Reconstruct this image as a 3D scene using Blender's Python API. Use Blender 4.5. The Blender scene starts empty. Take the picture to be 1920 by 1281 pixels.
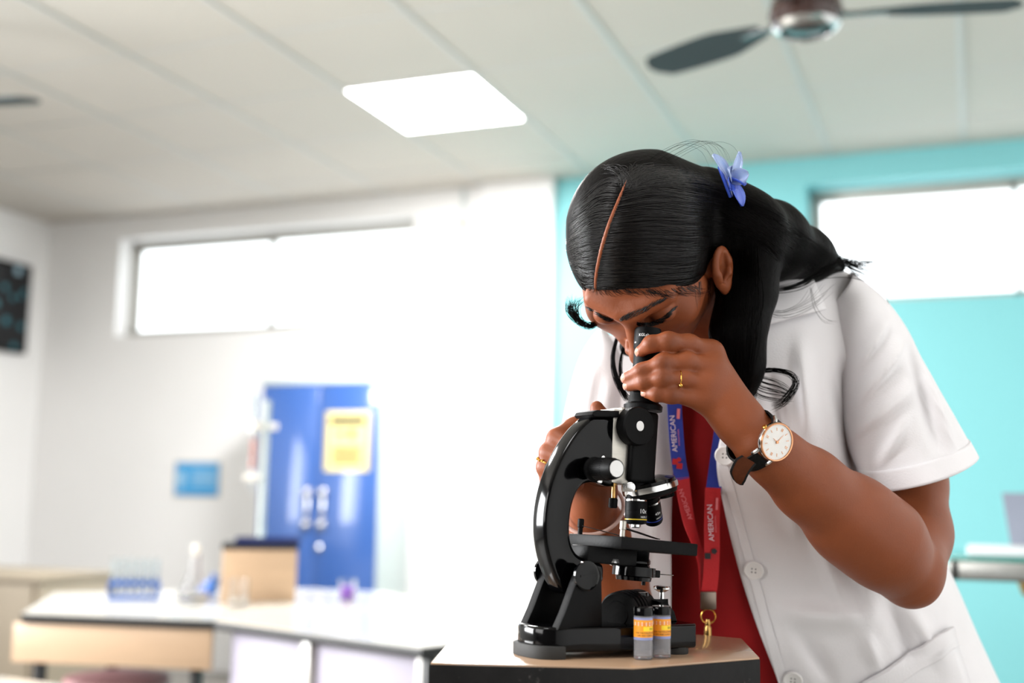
import bpy, bmesh, math, random
import numpy as np
from mathutils import Vector, Matrix
random.seed(4); rng = np.random.default_rng(4)
SC = bpy.context.scene; COL = SC.collection
# ---------------------------------------------------------------- camera
F = 2204.; YAW, PIT, ROL = [math.radians(a) for a in (21.485, 7.733, 1.01)]; CZ = 1.08
A3 = np.array
cy, sy = math.cos(YAW), math.sin(YAW)
f0 = A3([-sy, cy, 0.]); r0 = A3([cy, sy, 0.]); zz = A3([0, 0, 1.])
fw = math.cos(PIT)*f0 + math.sin(PIT)*zz; u0 = math.cos(PIT)*zz - math.sin(PIT)*f0
cr = math.cos(ROL)*r0 + math.sin(ROL)*u0; cu = math.cos(ROL)*u0 - math.sin(ROL)*r0
C = A3([0, 0, CZ])
CAMR = np.stack([cr, cu, -fw], 1)                 # camera axes as columns
def P(x, y, d): return C + d*(fw + cr*(x-960)/F + cu*(640.5-y)/F)
def ray(x, y): return fw + cr*(x-960)/F + cu*(640.5-y)/F
def onz(x, y, h): v = ray(x, y); return C + v*(h-CZ)/v[2]
def ony(x, y, h): v = ray(x, y); return C + v*h/v[1]
def onx(x, y, h): v = ray(x, y); return C + v*h/v[0]
cam = bpy.data.cameras.new('camera'); co = bpy.data.objects.new('camera', cam); COL.objects.link(co)
co.matrix_world = Matrix(np.vstack([np.hstack([CAMR, C[:, None]]), [0, 0, 0, 1]]).tolist())
cam.sensor_width = 36; cam.lens = 36*F/1920; cam.clip_start = .02
cam.dof.use_dof = True; cam.dof.focus_distance = 1.235; cam.dof.aperture_fstop = 2.5
SC.camera = co
# ---------------------------------------------------------------- world, lights, exposure
w = bpy.data.worlds.new('sky'); SC.world = w; w.use_nodes = True
bg = w.node_tree.nodes['Background']; bg.inputs[0].default_value = (.93, .97, 1, 1); bg.inputs[1].default_value = 3.6
SC.view_settings.view_transform = 'Standard'; SC.view_settings.look = 'None'
SC.view_settings.exposure = 0.0; SC.view_settings.gamma = 1; SC.view_settings.use_curve_mapping = False
SC.cycles.max_bounces = 6; SC.cycles.diffuse_bounces = 4; SC.cycles.transmission_bounces = 6; SC.cycles.transparent_max_bounces = 8
SC.cycles.use_denoising = True; SC.cycles.sample_clamp_indirect = 6
def area(name, loc, target, sx, sy_, power, col=(1, 1, 1), spread=180):
    l = bpy.data.lights.new(name, 'AREA'); l.shape = 'RECTANGLE'; l.size = sx; l.size_y = sy_; l.energy = power; l.color = col; l.spread = math.radians(spread)
    o = bpy.data.objects.new(name, l); COL.objects.link(o); o.location = loc
    o.rotation_euler = (Vector(target)-Vector(loc)).to_track_quat('-Z', 'Y').to_euler(); return o
area('window_daylight', (-2.9, -1.7, 1.9), (-.4, 1.3, 1.0), 2.4, 1.5, 46, (1, .985, .97), 110)      # added fill lamp behind the viewpoint; no window there
area('side_window_daylight', (-5.7, .6, 1.75), (-.4, 1.0, 1.1), 2.6, 1.7, 345, (.97, .985, 1), 135)   # added key lamp for side daylight; that wall has no window
area('panel_light', (-2.33, 4.89, 2.93), (-2.33, 4.89, 0), .6, .6, 150)                        # the lit ceiling panel
area('panel_light', (-3.66, 2.9, 2.93), (-3.66, 2.9, 0), .6, .6, 95)                         # added lamp to brighten the back wall; no panel built here
area('panel_light', (-1.0, .24, 2.93), (-1.0, .24, 0), .6, .6, 24)                            # added lamp above the person, out of view, without a panel
# ---------------------------------------------------------------- helpers
def lin(c):
    return tuple((x/12.92 if x <= .04045 else ((x+.055)/1.055)**2.4) for x in (v/255 for v in c))
def mat(name, rgb, rough=.5, metal=0, noise=0, scale=20, bump=0, bscale=60, spec=.5, coat=0, emit=None, es=0, trans=0, ior=1.45, sss=0, stretch=None, alpha=1, sheen=0):
    m = bpy.data.materials.new(name); m.use_nodes = True; nt = m.node_tree; b = nt.nodes['Principled BSDF']
    c = lin(rgb) + (1,)
    b.inputs['Base Color'].default_value = c; b.inputs['Roughness'].default_value = rough; b.inputs['Metallic'].default_value = metal
    b.inputs['Specular IOR Level'].default_value = spec; b.inputs['Coat Weight'].default_value = coat; b.inputs['IOR'].default_value = ior
    b.inputs['Transmission Weight'].default_value = trans; b.inputs['Alpha'].default_value = alpha
    if sheen: b.inputs['Sheen Weight'].default_value = sheen
    if sss:
        b.inputs['Subsurface Weight'].default_value = sss; b.inputs['Subsurface Radius'].default_value = (.012, .005, .003); b.inputs['Subsurface Scale'].default_value = .6
    if emit: b.inputs['Emission Color'].default_value = lin(emit)+(1,); b.inputs['Emission Strength'].default_value = es
    if noise or bump:
        tc = nt.nodes.new('ShaderNodeTexCoord'); mp = nt.nodes.new('ShaderNodeMapping'); nt.links.new(tc.outputs['Object'], mp.inputs[0])
        if stretch: mp.inputs['Scale'].default_value = stretch
    if noise:
        n = nt.nodes.new('ShaderNodeTexNoise'); n.inputs['Scale'].default_value = scale; n.inputs['Detail'].default_value = 5; nt.links.new(mp.outputs[0], n.inputs[0])
        mx = nt.nodes.new('ShaderNodeMix'); mx.data_type = 'RGBA'
        mx.inputs[6].default_value = tuple(v*(1-noise) for v in c[:3])+(1,); mx.inputs[7].default_value = tuple(min(1, v*(1+noise)) for v in c[:3])+(1,)
        nt.links.new(n.outputs[0], mx.inputs[0]); nt.links.new(mx.outputs[2], b.inputs['Base Color'])
    if bump:
        n = nt.nodes.new('ShaderNodeTexNoise'); n.inputs['Scale'].default_value = bscale; n.inputs['Detail'].default_value = 4; nt.links.new(mp.outputs[0], n.inputs[0])
        bp = nt.nodes.new('ShaderNodeBump'); bp.inputs['Strength'].default_value = bump; bp.inputs['Distance'].default_value = .002
        nt.links.new(n.outputs[0], bp.inputs['Height']); nt.links.new(bp.outputs[0], b.inputs['Normal'])
    return m
class G:                                           # collects shapes that make ONE mesh object
    def __init__(s): s.v = []; s.f = []; s.m = []; s.n = 0
    def add(s, VF, mi=0):
        V, Fc = VF; V = np.asarray(V, float); s.v.append(V)
        s.f += [tuple(i+s.n for i in f) for f in Fc]; s.m += [mi]*len(Fc); s.n += len(V); return s
    def build(s, name, mats, parent=None, smooth=35, **kw):
        V = np.concatenate(s.v); return mk(name, V, s.f, mats, parent, smooth, mi=s.m, **kw)
def mk(name, V, Fc, mats, parent=None, smooth=35, mi=None, label=None, cat=None, group=None, kind=None, origin=None):
    V = np.asarray(V, float)
    if origin is None: origin = A3([(V[:, 0].min()+V[:, 0].max())/2, (V[:, 1].min()+V[:, 1].max())/2, V[:, 2].min()])
    me = bpy.data.meshes.new(name)
    if isinstance(Fc, np.ndarray) and Fc.ndim == 2: me.from_pydata((V-origin).tolist(), [], Fc.tolist())
    else: me.from_pydata((V-origin).tolist(), [], Fc)
    for m in (mats if isinstance(mats, (list, tuple)) else [mats]): me.materials.append(m)
    if mi is not None and max(mi) > 0: me.polygons.foreach_set('material_index', mi)
    if smooth:
        me.shade_smooth()
        if smooth < 180: me.set_sharp_from_angle(angle=math.radians(smooth))
    me.update(); o = bpy.data.objects.new(name, me); COL.objects.link(o); o.location = origin
    hang(o, parent); tag(o, label, cat, group, kind); return o
def hang(o, parent):
    if parent is not None:
        o.parent = parent; o.matrix_parent_inverse = Matrix.Translation(parent['_w']).inverted() if '_w' in parent else Matrix.Identity(4)
    o['_w'] = list(o.location)
def tag(o, label=None, cat=None, group=None, kind=None):
    for k, v in (('label', label), ('category', cat), ('group', group), ('kind', kind)):
        if v: o[k] = v
    return o
def empty(name, loc, label=None, cat=None, group=None, kind=None, parent=None):
    o = bpy.data.objects.new(name, None); COL.objects.link(o); o.location = loc; o.empty_display_size = .05
    hang(o, parent); return tag(o, label, cat, group, kind)
def bmvf(bm):
    V = [tuple(v.co) for v in bm.verts]; bm.verts.index_update(); Fc = [tuple(v.index for v in f.verts) for f in bm.faces]; bm.free(); return V, Fc
def box(lo, hi, bevel=0, R=None, o=None, seg=2):
    """axis box lo..hi, bevelled, then mapped by columns R about origin o"""
    bm = bmesh.new(); bmesh.ops.create_cube(bm, size=1); lo = A3(lo, float); hi = A3(hi, float)
    for v in bm.verts: v.co = Vector((A3(v.co)+.5)*(hi-lo)+lo)
    if bevel: bmesh.ops.bevel(bm, geom=bm.edges[:], offset=bevel, segments=seg, affect='EDGES', profile=.5)
    V, Fc = bmvf(bm); V = A3(V)
    if R is not None: V = V@np.asarray(R).T
    if o is not None: V = V+o
    return V, Fc
def prism(pts, ext, bevel=0, seg=2):
    """closed outline of 3D points extruded by vector ext"""
    bm = bmesh.new(); n = len(pts); a = [bm.verts.new(Vector(p)) for p in pts]; b = [bm.verts.new(Vector(A3(p)+ext)) for p in pts]
    fa = bm.faces.new(a[::-1]); fb = bm.faces.new(b); sides = [bm.faces.new((a[i], a[(i+1) % n], b[(i+1) % n], b[i])) for i in range(n)]
    bmesh.ops.recalc_face_normals(bm, faces=bm.faces[:])
    if bevel:
        bmesh.ops.bevel(bm, geom=list(set(list(fa.edges)+list(fb.edges))), offset=bevel, segments=seg, affect='EDGES', profile=.5)
    bmesh.ops.triangulate(bm, faces=[f for f in bm.faces if len(f.verts) > 4]); return bmvf(bm)
def basis(axis, hint=None):
    a = A3(axis, float); a /= np.linalg.norm(a); h = A3(hint if hint is not None else ((1, 0, 0) if abs(a[0]) < .8 else (0, 1, 0)), float)
    x = h-a*(h@a); x /= np.linalg.norm(x); return x, np.cross(a, x), a
def lathe(prof, o, axis=(0, 0, 1), n=32, ex=1., ey=1., hint=None, caps=True):
    """profile of (radius, height) turned about axis"""
    x, y, a = basis(axis, hint); V = []; Fc = []; o = A3(o, float); t = np.arange(n)*2*math.pi/n
    for r, h in prof:
        for k in t: V.append(o+a*h+x*r*ex*math.cos(k)+y*r*ey*math.sin(k))
    for j in range(len(prof)-1):
        for i in range(n): Fc.append((j*n+i, j*n+(i+1) % n, (j+1)*n+(i+1) % n, (j+1)*n+i))
    if caps:
        if prof[0][0] > 1e-6: Fc.append(tuple(range(n))[::-1])
        if prof[-1][0] > 1e-6: Fc.append(tuple((len(prof)-1)*n+i for i in range(n)))
    return V, Fc
def cyl(p, q, r, n=20, r2=None, bev=0):
    p = A3(p, float); q = A3(q, float); L = np.linalg.norm(q-p); r2 = r if r2 is None else r2
    pr = [(r, 0), (r2, L)] if not bev else [(r-bev, 0), (r, bev), (r2, L-bev), (r2-bev, L)]
    return lathe(pr, p, q-p, n)
def ringtube(pts, rad, n=8, closed=False, caps=True):
    pts = A3(pts, float); m = len(pts); rad = np.broadcast_to(np.asarray(rad, float), (m,)); V = []; Fc = []
    tg = np.roll(pts, -1, 0)-np.roll(pts, 1, 0)
    if not closed: tg[0] = pts[1]-pts[0]; tg[-1] = pts[-1]-pts[-2]
    x = basis(tg[0])[0]
    for i in range(m):
        a = tg[i]/(np.linalg.norm(tg[i])+1e-12); x = x-a*(x@a); x /= np.linalg.norm(x)+1e-12; y = np.cross(a, x)
        for k in range(n):
            t = 2*math.pi*k/n; V.append(pts[i]+rad[i]*(x*math.cos(t)+y*math.sin(t)))
    for j in range(m if closed else m-1):
        j2 = (j+1) % m
        for i in range(n): Fc.append((j*n+i, j*n+(i+1) % n, j2*n+(i+1) % n, j2*n+i))
    if caps and not closed: Fc.append(tuple(range(n))[::-1]); Fc.append(tuple((m-1)*n+i for i in range(n)))
    return V, Fc
def crv(pts, n):
    """Catmull-Rom through points (any dimension), n samples"""
    p = A3(pts, float); p = np.vstack([2*p[0]-p[1], p, 2*p[-1]-p[-2]]); m = len(p)-3; out = []
    for t in np.linspace(0, m-1e-9, n):
        i = int(t); s = t-i; a, b, c, d = p[i:i+4]
        out.append(.5*((2*b)+(c-a)*s+(2*a-5*b+4*c-d)*s*s+(3*b-a-3*c+d)*s**3))
    return A3(out)
def copy_tree(o, parent=None):
    c = o.copy(); COL.objects.link(c)
    if parent: c.parent = parent; c.matrix_parent_inverse = o.matrix_parent_inverse.copy()
    for ch in list(o.children): copy_tree(ch, c)
    return c
FONT = {}
def text(s, o, xd, yd, h, center=True, mi=None, depth=.0002):
    """flat lettering as mesh: baseline along xd, up along yd, cap height h"""
    cu_ = bpy.data.curves.new('lettering', 'FONT'); cu_.body = s; cu_.size = 1; cu_.resolution_u = 3
    if center: cu_.align_x = 'CENTER'
    cu_.align_y = 'CENTER'
    ob = bpy.data.objects.new('lettering', cu_); COL.objects.link(ob); dg = bpy.context.evaluated_depsgraph_get()
    me = bpy.data.meshes.new_from_object(ob.evaluated_get(dg)); V = A3([tuple(v.co) for v in me.vertices]); Fc = [tuple(p.vertices) for p in me.polygons]
    bpy.data.objects.remove(ob); bpy.data.curves.remove(cu_); bpy.data.meshes.remove(me)
    if len(V) == 0: return np.zeros((0, 3)), []
    xd = A3(xd, float); yd = A3(yd, float); k = h/.7
    return A3(o)+V[:, :1]*k*xd+V[:, 1:2]*k*yd, Fc
# ---------------------------------------------------------------- materials
M = {}
M['white_wall'] = mat('white_wall_paint', (236, 235, 234), .75, noise=.035, scale=1.6, bump=.15, bscale=25)
M['teal_wall'] = mat('teal_wall_paint', (126, 194, 198), .6, noise=.03, scale=1.2, bump=.1, bscale=25)
M['dim_wall'] = mat('grey_brown_wall_paint', (96, 92, 88), .8, noise=.05, scale=2)  # unseen front wall, darkened so black surfaces reflect less
M['ceil'] = mat('ceiling_tile', (196, 190, 181), .8, noise=.03, scale=2, bump=.15, bscale=80)
M['cbar'] = mat('ceiling_bar', (190, 190, 186), .5, noise=.03, scale=5)
M['floor'] = mat('floor_tile', (126, 122, 116), .5, noise=.08, scale=3, bump=.05)  # unseen floor, darkened to lower the bounced fill
M['alu'] = mat('window_aluminium', (190, 188, 182), .4, metal=.6, noise=.08, scale=14)
M['glass'] = mat('clear_glass', (255, 255, 255), .02, trans=1, ior=1.45)
M['pane'] = mat('pane_glass', (250, 252, 252), .0, trans=1, ior=1.02)
M['white'] = mat('white_laminate', (206, 202, 193), .16, noise=.02, scale=4, coat=.3)
M['wood'] = mat('pale_wood_laminate', (198, 168, 138), .4, noise=.12, scale=5, stretch=(1, 1, 12), bump=.05)
M['black'] = mat('black_edge', (16, 15, 15), .45, noise=.3, scale=60, bump=.2, bscale=120)
M['lilac'] = mat('lilac_grey_panel', (158, 152, 166), .5, noise=.02, scale=3)
M['greybeige'] = mat('grey_beige_panel', (150, 138, 120), .55, noise=.06, scale=5)
M['cabblue'] = mat('blue_steel_door', (56, 92, 158), .22, noise=.05, scale=2, coat=.6)
M['cabgrey'] = mat('pale_steel', (188, 198, 197), .4, noise=.03, scale=4)
M['chrome'] = mat('chrome', (214, 214, 214), .16, metal=1, noise=.05, scale=40)
M['steel'] = mat('brushed_steel', (176, 172, 164), .34, metal=1, noise=.12, scale=30, stretch=(1, 1, 14), bump=.15, bscale=200)
M['brass'] = mat('brass', (190, 150, 90), .3, metal=1, noise=.1, scale=60)
M['gold'] = mat('gold', (222, 170, 84), .2, metal=1, noise=.05, scale=60)
M['blackgloss'] = mat('black_enamel', (4, 4, 5), .10, noise=.2, scale=40, spec=.25)
M['blackmatte'] = mat('black_matte', (5, 5, 6), .5, noise=.25, scale=60, bump=.1, bscale=300, spec=.12)
M['rubber'] = mat('dark_rubber', (38, 38, 37), .7, noise=.15, scale=80, bump=.2)
M['yellow'] = mat('yellow_paper', (232, 216, 146), .6, noise=.03)
M['sky_blue'] = mat('blue_print', (66, 158, 216), .55, noise=.04)
M['ink'] = mat('dark_ink', (30, 30, 34), .6, noise=.1)
M['inkwhite'] = mat('white_ink', (235, 235, 235), .5, noise=.02)
M['panel_glow'] = mat('lit_panel', (255, 255, 255), .5, emit=(255, 255, 255), es=14)
# ---------------------------------------------------------------- room shell
XL, XR, YF, YB, ZC, WT = -5.98, 1.5, -3.0, 6.316, 2.95, .24
g = G().add(box((XL-.2, YF-.2, -.1), (XR+.2, YB+WT, 0))); g.build('floor', M['floor'], kind='structure', label='pale grey floor of the laboratory')
def wall_hole(name, x0, x1, hx0, hx1, hz0, hz1, m, label):
    g = G(); y0, y1 = YB, YB+WT
    for lo, hi in (((x0, y0, 0), (hx0, y1, ZC+.1)), ((hx1, y0, 0), (x1, y1, ZC+.1)), ((hx0, y0, 0), (hx1, y1, hz0)), ((hx0, y0, hz1), (hx1, y1, ZC+.1))): g.add(box(lo, hi))
    return g.build(name, m, kind='structure', label=label)
W1 = (-5.36, -3.14, 2.13, 2.80); W2 = (-.80, 1.25, 2.15, 2.80)
wb = wall_hole('wall_back', XL-.2, -2.45, *W1, M['white_wall'], 'white back wall with a long high window')
wt = wall_hole('wall_back.001', -2.45, XR+.2, *W2, M['teal_wall'], 'teal section of the back wall with a high window')
G().add(box((XL-.2, YF-.2, 0), (XL, YB, ZC+.1))).build('wall_left', M['white_wall'], kind='structure', label='white side wall carrying the dark screen')
G().add(box((XR, YF-.2, 0), (XR+.2, YB, ZC+.1))).build('wall_right', M['white_wall'], kind='structure', label='white side wall by the teal section')
G().add(box((XL, YF-.2, 0), (XR, YF, ZC+.1))).build('wall_front', M['dim_wall'], kind='structure', label='white wall behind the viewpoint')
G().add(box((-2.672, YB-.07, 0), (-2.222, YB, ZC), .008)).build('trim_1', M['white_wall'], kind='structure', label='white pilaster between the white and teal walls')
ce = G().add(box((XL-.2, YF-.2, ZC+.03), (XR+.2, YB+WT, ZC+.12))).build('ceiling', M['ceil'], kind='structure', label='suspended ceiling of large square pale tiles')
T = .6655; gx = [k*T for k in range(-9, 4)]; gy = [4.56+k*T for k in range(-12, 4)]
tile0 = None; lit = (-2.662, 4.56)
for i, x in enumerate(gx[:-1]):
    for j, y in enumerate(gy[:-1]):
        if abs(x-lit[0]) < .1 and abs(y-lit[1]) < .1: continue
        x0, x1 = max(x+.006, XL+.002), min(x+T-.006, XR-.002); y0, y1 = max(y+.006, YF), min(y+T-.006, YB-.002)
        if x1-x0 < .05 or y1-y0 < .05: continue
        full = abs(x1-x0-T+.012) < 1e-6 and abs(y1-y0-T+.012) < 1e-6
        if full and tile0:
            o = tile0.copy(); COL.objects.link(o); o.location = ((x0+x1)/2, (y0+y1)/2, ZC+rng.uniform(0, .003)); continue
        o = G().add(box((x0, y0, ZC), (x1, y1, ZC+.03), .003, seg=1)).build('ceiling_tile', M['ceil'], ce)
        if full and not tile0: tile0 = o
for k, x in enumerate(gx):
    if XL < x < XR: G().add(box((x-.012, YF, ZC-.004), (x+.012, YB, ZC+.01))).build('ceiling_bar', M['cbar'], ce)
for y in gy:
    if YF < y < YB: G().add(box((XL, y-.006, ZC-.002), (XR, y+.006, ZC+.01))).build('ceiling_bar', M['cbar'], ce)
lp = empty('ceiling_light', (-2.33, 4.893, ZC), 'lit square white panel lamp set flush in the ceiling', 'ceiling light')
G().add(box((-2.655, 4.567, ZC-.006), (-2.005, 5.218, ZC+.02), .002)).build('lamp_frame', M['cbar'], lp)
G().add(box((-2.645, 4.577, ZC-.009), (-2.015, 5.208, ZC-.004), .002)).build('diffuser', M['panel_glow'], lp)
def window(n, W, yd, frames, label):
    x0, x1, z0, z1 = W; e = empty('window_%d' % n, ((x0+x1)/2, YB+yd, z0), label, kind='structure'); b = .028
    g = G()
    for lo, hi in (((x0, z0), (x1, z0+b)), ((x0, z1-b), (x1, z1)), ((x0, z0), (x0+b, z1)), ((x1-b, z0), (x1, z1))): g.add(box((lo[0], YB+yd, lo[1]), (hi[0], YB+yd+.07, hi[1]), .003))
    g.build('window_frame', M['alu'], e)
    for a, c, dy in frames:
        g = G(); s = .03; y = YB+yd+dy
        for lo, hi in (((a, z0+b), (c, z0+b+s)), ((a, z1-b-s), (c, z1-b)), ((a, z0+b), (a+s, z1-b)), ((c-s, z0+b), (c, z1-b))): g.add(box((lo[0], y, lo[1]), (hi[0], y+.022, hi[1]), .003))
        g.build('window_sash', M['alu'], e)
        G().add(box((a+s, y+.009, z0+b+s), (c-s, y+.013, z1-b-s))).build('window_pane', M['pane'], e)
    return e
window(1, W1, .12, [(W1[0]+.03, -4.22, .035), (-4.25, W1[1]-.03, .01)], 'long high window with two sliding sashes in the white wall')
window(2, W2, .17, [(W2[0]+.03, .26, .035), (.23, W2[1]-.03, .01)], 'high window recessed in the teal wall')
# wall box with conduit on the white wall
cb = empty('wall_socket', (-2.81, YB, 2.0), 'small pale cable box with a conduit on the white wall beside the pilaster', 'socket')
G().add(box((-2.85, YB-.04, 2.42), (-2.77, YB, 2.54), .006)).build('cable_box', M['cabgrey'], cb)
G().add(cyl((-2.81, YB-.012, 2.1), (-2.81, YB-.012, 2.42), .011)).add(cyl((-2.81, YB-.012, 2.54), (-2.81, YB-.012, 2.94), .011)).build('conduit', M['cabgrey'], cb)
for z in (2.72, 2.30): G().add(box((-2.83, YB-.03, z-.02), (-2.79, YB, z+.02), .003)).build('conduit_clip', M['greybeige'], cb)
# ---------------------------------------------------------------- screen on the left wall
sx = XL; q0 = onx(57, 500, XL+.03); yb_, zt, zb = q0[1], q0[2], onx(47, 665, XL+.03)[2]
sc = empty('wall_screen', (sx, yb_-.5, zb), 'dark flat screen with small glowing icons hung on the side wall', 'screen')
G().add(box((sx+.005, yb_-1.0, zb), (sx+.05, yb_, zt), .006)).build('casing', M['blackmatte'], sc)
M['screen'] = mat('screen_face', (14, 16, 20), .2, noise=.3, scale=8)
G().add(box((sx+.05, yb_-.985, zb+.02), (sx+.053, yb_-.015, zt-.02))).build('screen_face', M['screen'], sc)
M['icon'] = mat('screen_icon', (20, 60, 70), .4, emit=(60, 130, 140), es=.45); M['icon2'] = mat('screen_icon_pale', (120, 140, 150), .4, emit=(130, 160, 170), es=.5)
for i, (yy, z, s) in enumerate([(.13, .55, .05), (.06, .42, .03), (.09, .38, .03), (.16, .36, .035), (.07, .18, .04), (.12, .04, .04), (.2, .2, .05), (.23, .42, .04), (.3, .3, .05), (.36, .5, .05), (.45, .2, .05)]):
    G().add(box((sx+.0535, yb_-yy-s/2, zb+z-s/2), (sx+.0545, yb_-yy+s/2, zb+z+s/2), .0004, seg=1)).build('screen_icon', M['icon2'] if i == 0 else M['icon'], sc)
# ---------------------------------------------------------------- blue sign on the back wall
p = ony(332, 868, YB-.004); q = ony(409, 930, YB-.004)
sg = empty('wall_sign', ((p[0]+q[0])/2, YB, q[2]), 'blue rectangular sign with pale print on the white back wall', 'sign')
G().add(box((p[0]-.012, YB-.008, q[2]-.012), (q[0]+.012, YB-.001, p[2]+.012), .002)).build('sign_border', M['white'], sg)
G().add(box((p[0], YB-.011, q[2]), (q[0], YB-.007, p[2]))).build('sign_board', M['sky_blue'], sg)
M['palebl'] = mat('pale_blue_print', (168, 208, 232), .5)
g = G(); cx, cz = (p[0]+q[0])/2, (p[2]+q[2])/2
for k in range(3): g.add(box((cx-.04, YB-.013, cz+.035-.035*k), (cx+.15, YB-.011, cz+.05-.035*k)))
g.add(lathe([(.032, 0), (.02, .001), (.034, .002)], (cx-.12, YB-.011, cz+.01), (0, -1, 0), 16)).add(box((cx-.145, YB-.013, cz-.06), (cx-.1, YB-.011, cz-.035)))
g.build('sign_print', M['palebl'], sg)
# ---------------------------------------------------------------- blue cabinet
cx0, cx1, cyf, cyb, cz1 = -3.88, -3.085, 5.88, 6.24, 1.765
cab = empty('storage_cabinet', ((cx0+cx1)/2, (cyf+cyb)/2, 0), 'tall two-door steel cabinet with blue doors against the white wall', 'cabinet')
G().add(box((cx0, cyf, 0), (cx1, cyb, cz1-.03), .004)).build('body', M['cabgrey'], cab)
G().add(box((cx0-.01, cyf-.02, cz1-.035), (cx1+.01, cyb, cz1), .004)).build('top_panel', M['cabgrey'], cab)
mid = (cx0+cx1)/2
for k, (a, b) in enumerate(((cx0+.012, mid-.003), (mid+.003, cx1-.012))):
    d = G().add(box((a, cyf-.022, .1), (b, cyf-.002, cz1-.04), .004)).build('door', M['cabblue'], cab)
    hx = mid+(-.05 if k == 0 else .05)
    g = G()
    for z in (.93, 1.11): g.add(lathe([(.026, 0), (.03, .012), (.026, .024), (.012, .03)], (hx, cyf-.022, z), (0, -1, 0), 16))
    g.add(box((hx-.012, cyf-.034, .93), (hx+.012, cyf-.024, 1.11), .004)); g.build('handle', M['chrome'], d)
    if k == 1:
        G().add(lathe([(.02, 0), (.02, .012), (.008, .014)], (hx-.012, cyf-.022, .80), (0, -1, 0), 14)).build('lock', M['chrome'], d)
        pa = ony(612, 772, cyf-.023); pb = ony(692, 884, cyf-.023)
        ys = G().add(box((pa[0], cyf-.026, pb[2]), (pb[0], cyf-.022, pa[2]))).build('notice', M['yellow'], d)
ys2 = empty('notice_print', ((pa[0]+pb[0])/2, cyf-.027, pb[2]), parent=cab)
mx_, w_, h_ = (pa[0]+pb[0])/2, pb[0]-pa[0], pa[2]-pb[2]
g = G().add(box((mx_-w_*.38, cyf-.0285, pa[2]-h_*.22), (mx_+w_*.38, cyf-.027, pa[2]-h_*.10)))
bpy.data.objects.remove(ys2)
M['ochre'] = mat('ochre_ink', (140, 112, 56), .6)
for k in range(5): g.add(box((mx_-w_*(.3+.04*(k % 2)), cyf-.0285, pa[2]-h_*(.62+.065*k)), (mx_+w_*(.3+.03*((k+1) % 2)), cyf-.027, pa[2]-h_*(.585+.065*k))), 1)
g.add(lathe([(.026, 0), (.026, .0015)], (mx_+.03, cyf-.0265, pa[2]-h_*.38), (0, -1, 0), 14)).add(box((mx_-.07, cyf-.0285, pa[2]-h_*.42), (mx_-.02, cyf-.027, pa[2]-h_*.34)), 1)
for s in (-1, 1): g.add(box((mx_+s*w_*.46-.004, cyf-.0285, pb[2]+.01), (mx_+s*w_*.46+.004, cyf-.027, pa[2]-.01)), 1)
g.build('notice_print', [M['ink'], M['ochre']], cab, label='dark heading, symbol and lines printed on the yellow notice')
# ---------------------------------------------------------------- ceiling fans
M['fanhub'] = mat('brown_enamel', (52, 30, 24), .25, noise=.15, scale=8, coat=.4)
M['blade'] = mat('fan_blade', (58, 68, 70), .75, noise=.08, scale=5, spec=.15)
def make_fan(loc, angs, label):
    x, y, z = loc; e = empty('ceiling_fan', (x, y, ZC), label, 'ceiling fan', 'three-bladed ceiling fans')
    G().add(cyl((x, y, z+.12), (x, y, ZC), .014)).add(lathe([(.05, 0), (.06, .03), (.045, .08), (.02, .1)], (x, y, ZC-.1))).build('down_rod', M['fanhub'], e)
    G().add(lathe([(.012, -.055), (.05, -.05), (.095, -.03), (.112, 0), (.105, .035), (.075, .06), (.03, .075), (.02, .12)], (x, y, z), n=36)).build('motor_housing', M['fanhub'], e)
    G().add(lathe([(.078, -.052), (.09, -.046), (.1, -.034), (.094, -.03), (.08, -.044)], (x, y, z), n=36, caps=False)).build('trim_ring', M['chrome'], e)
    for a in angs:
        ca, sa = math.cos(math.radians(a)), math.sin(math.radians(a)); R = A3([[ca, -sa, 0], [sa, ca, 0], [0, 0, 1]])
        n = 14; V = []; Fc = []
        for i in range(n):
            t = i/(n-1); r = .16+.46*t; wd = .03+.035*min(1, t*3)+.012*math.sin(t*3); wd *= (1 if t < .9 else math.sqrt(max(.1, 1-((t-.9)/.1)**2)))
            tw = math.radians(13-5*t)
            for s, up in ((-1, 1), (1, 1), (1, -1), (-1, -1)):
                V.append((r, s*wd*math.cos(tw)+.01*t, s*wd*math.sin(tw)*1.0+up*.002))
        for i in range(n-1):
            for k in range(4): Fc.append((i*4+k, i*4+(k+1) % 4, i*4+4+(k+1) % 4, i*4+4+k))
        Fc += [(3, 2, 1, 0), tuple((n-1)*4+k for k in range(4))]
        V = A3(V)@R.T+A3(loc); b = mk('blade', V, Fc, M['blade'], e)
        G().add(box((.09, -.018, -.006), (.24, .018, .0), .003, R=R, o=A3(loc))).build('blade_bracket', M['fanhub'], b)
    return e
make_fan((-.43, 3.47, 2.55), (11, 152, 262), 'brown ceiling fan above the teal wall and its high window')
make_fan((-3.86, 3.22, 2.55), (8, 128, 248), 'ceiling fan at the edge of view above the dark screen')
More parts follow.
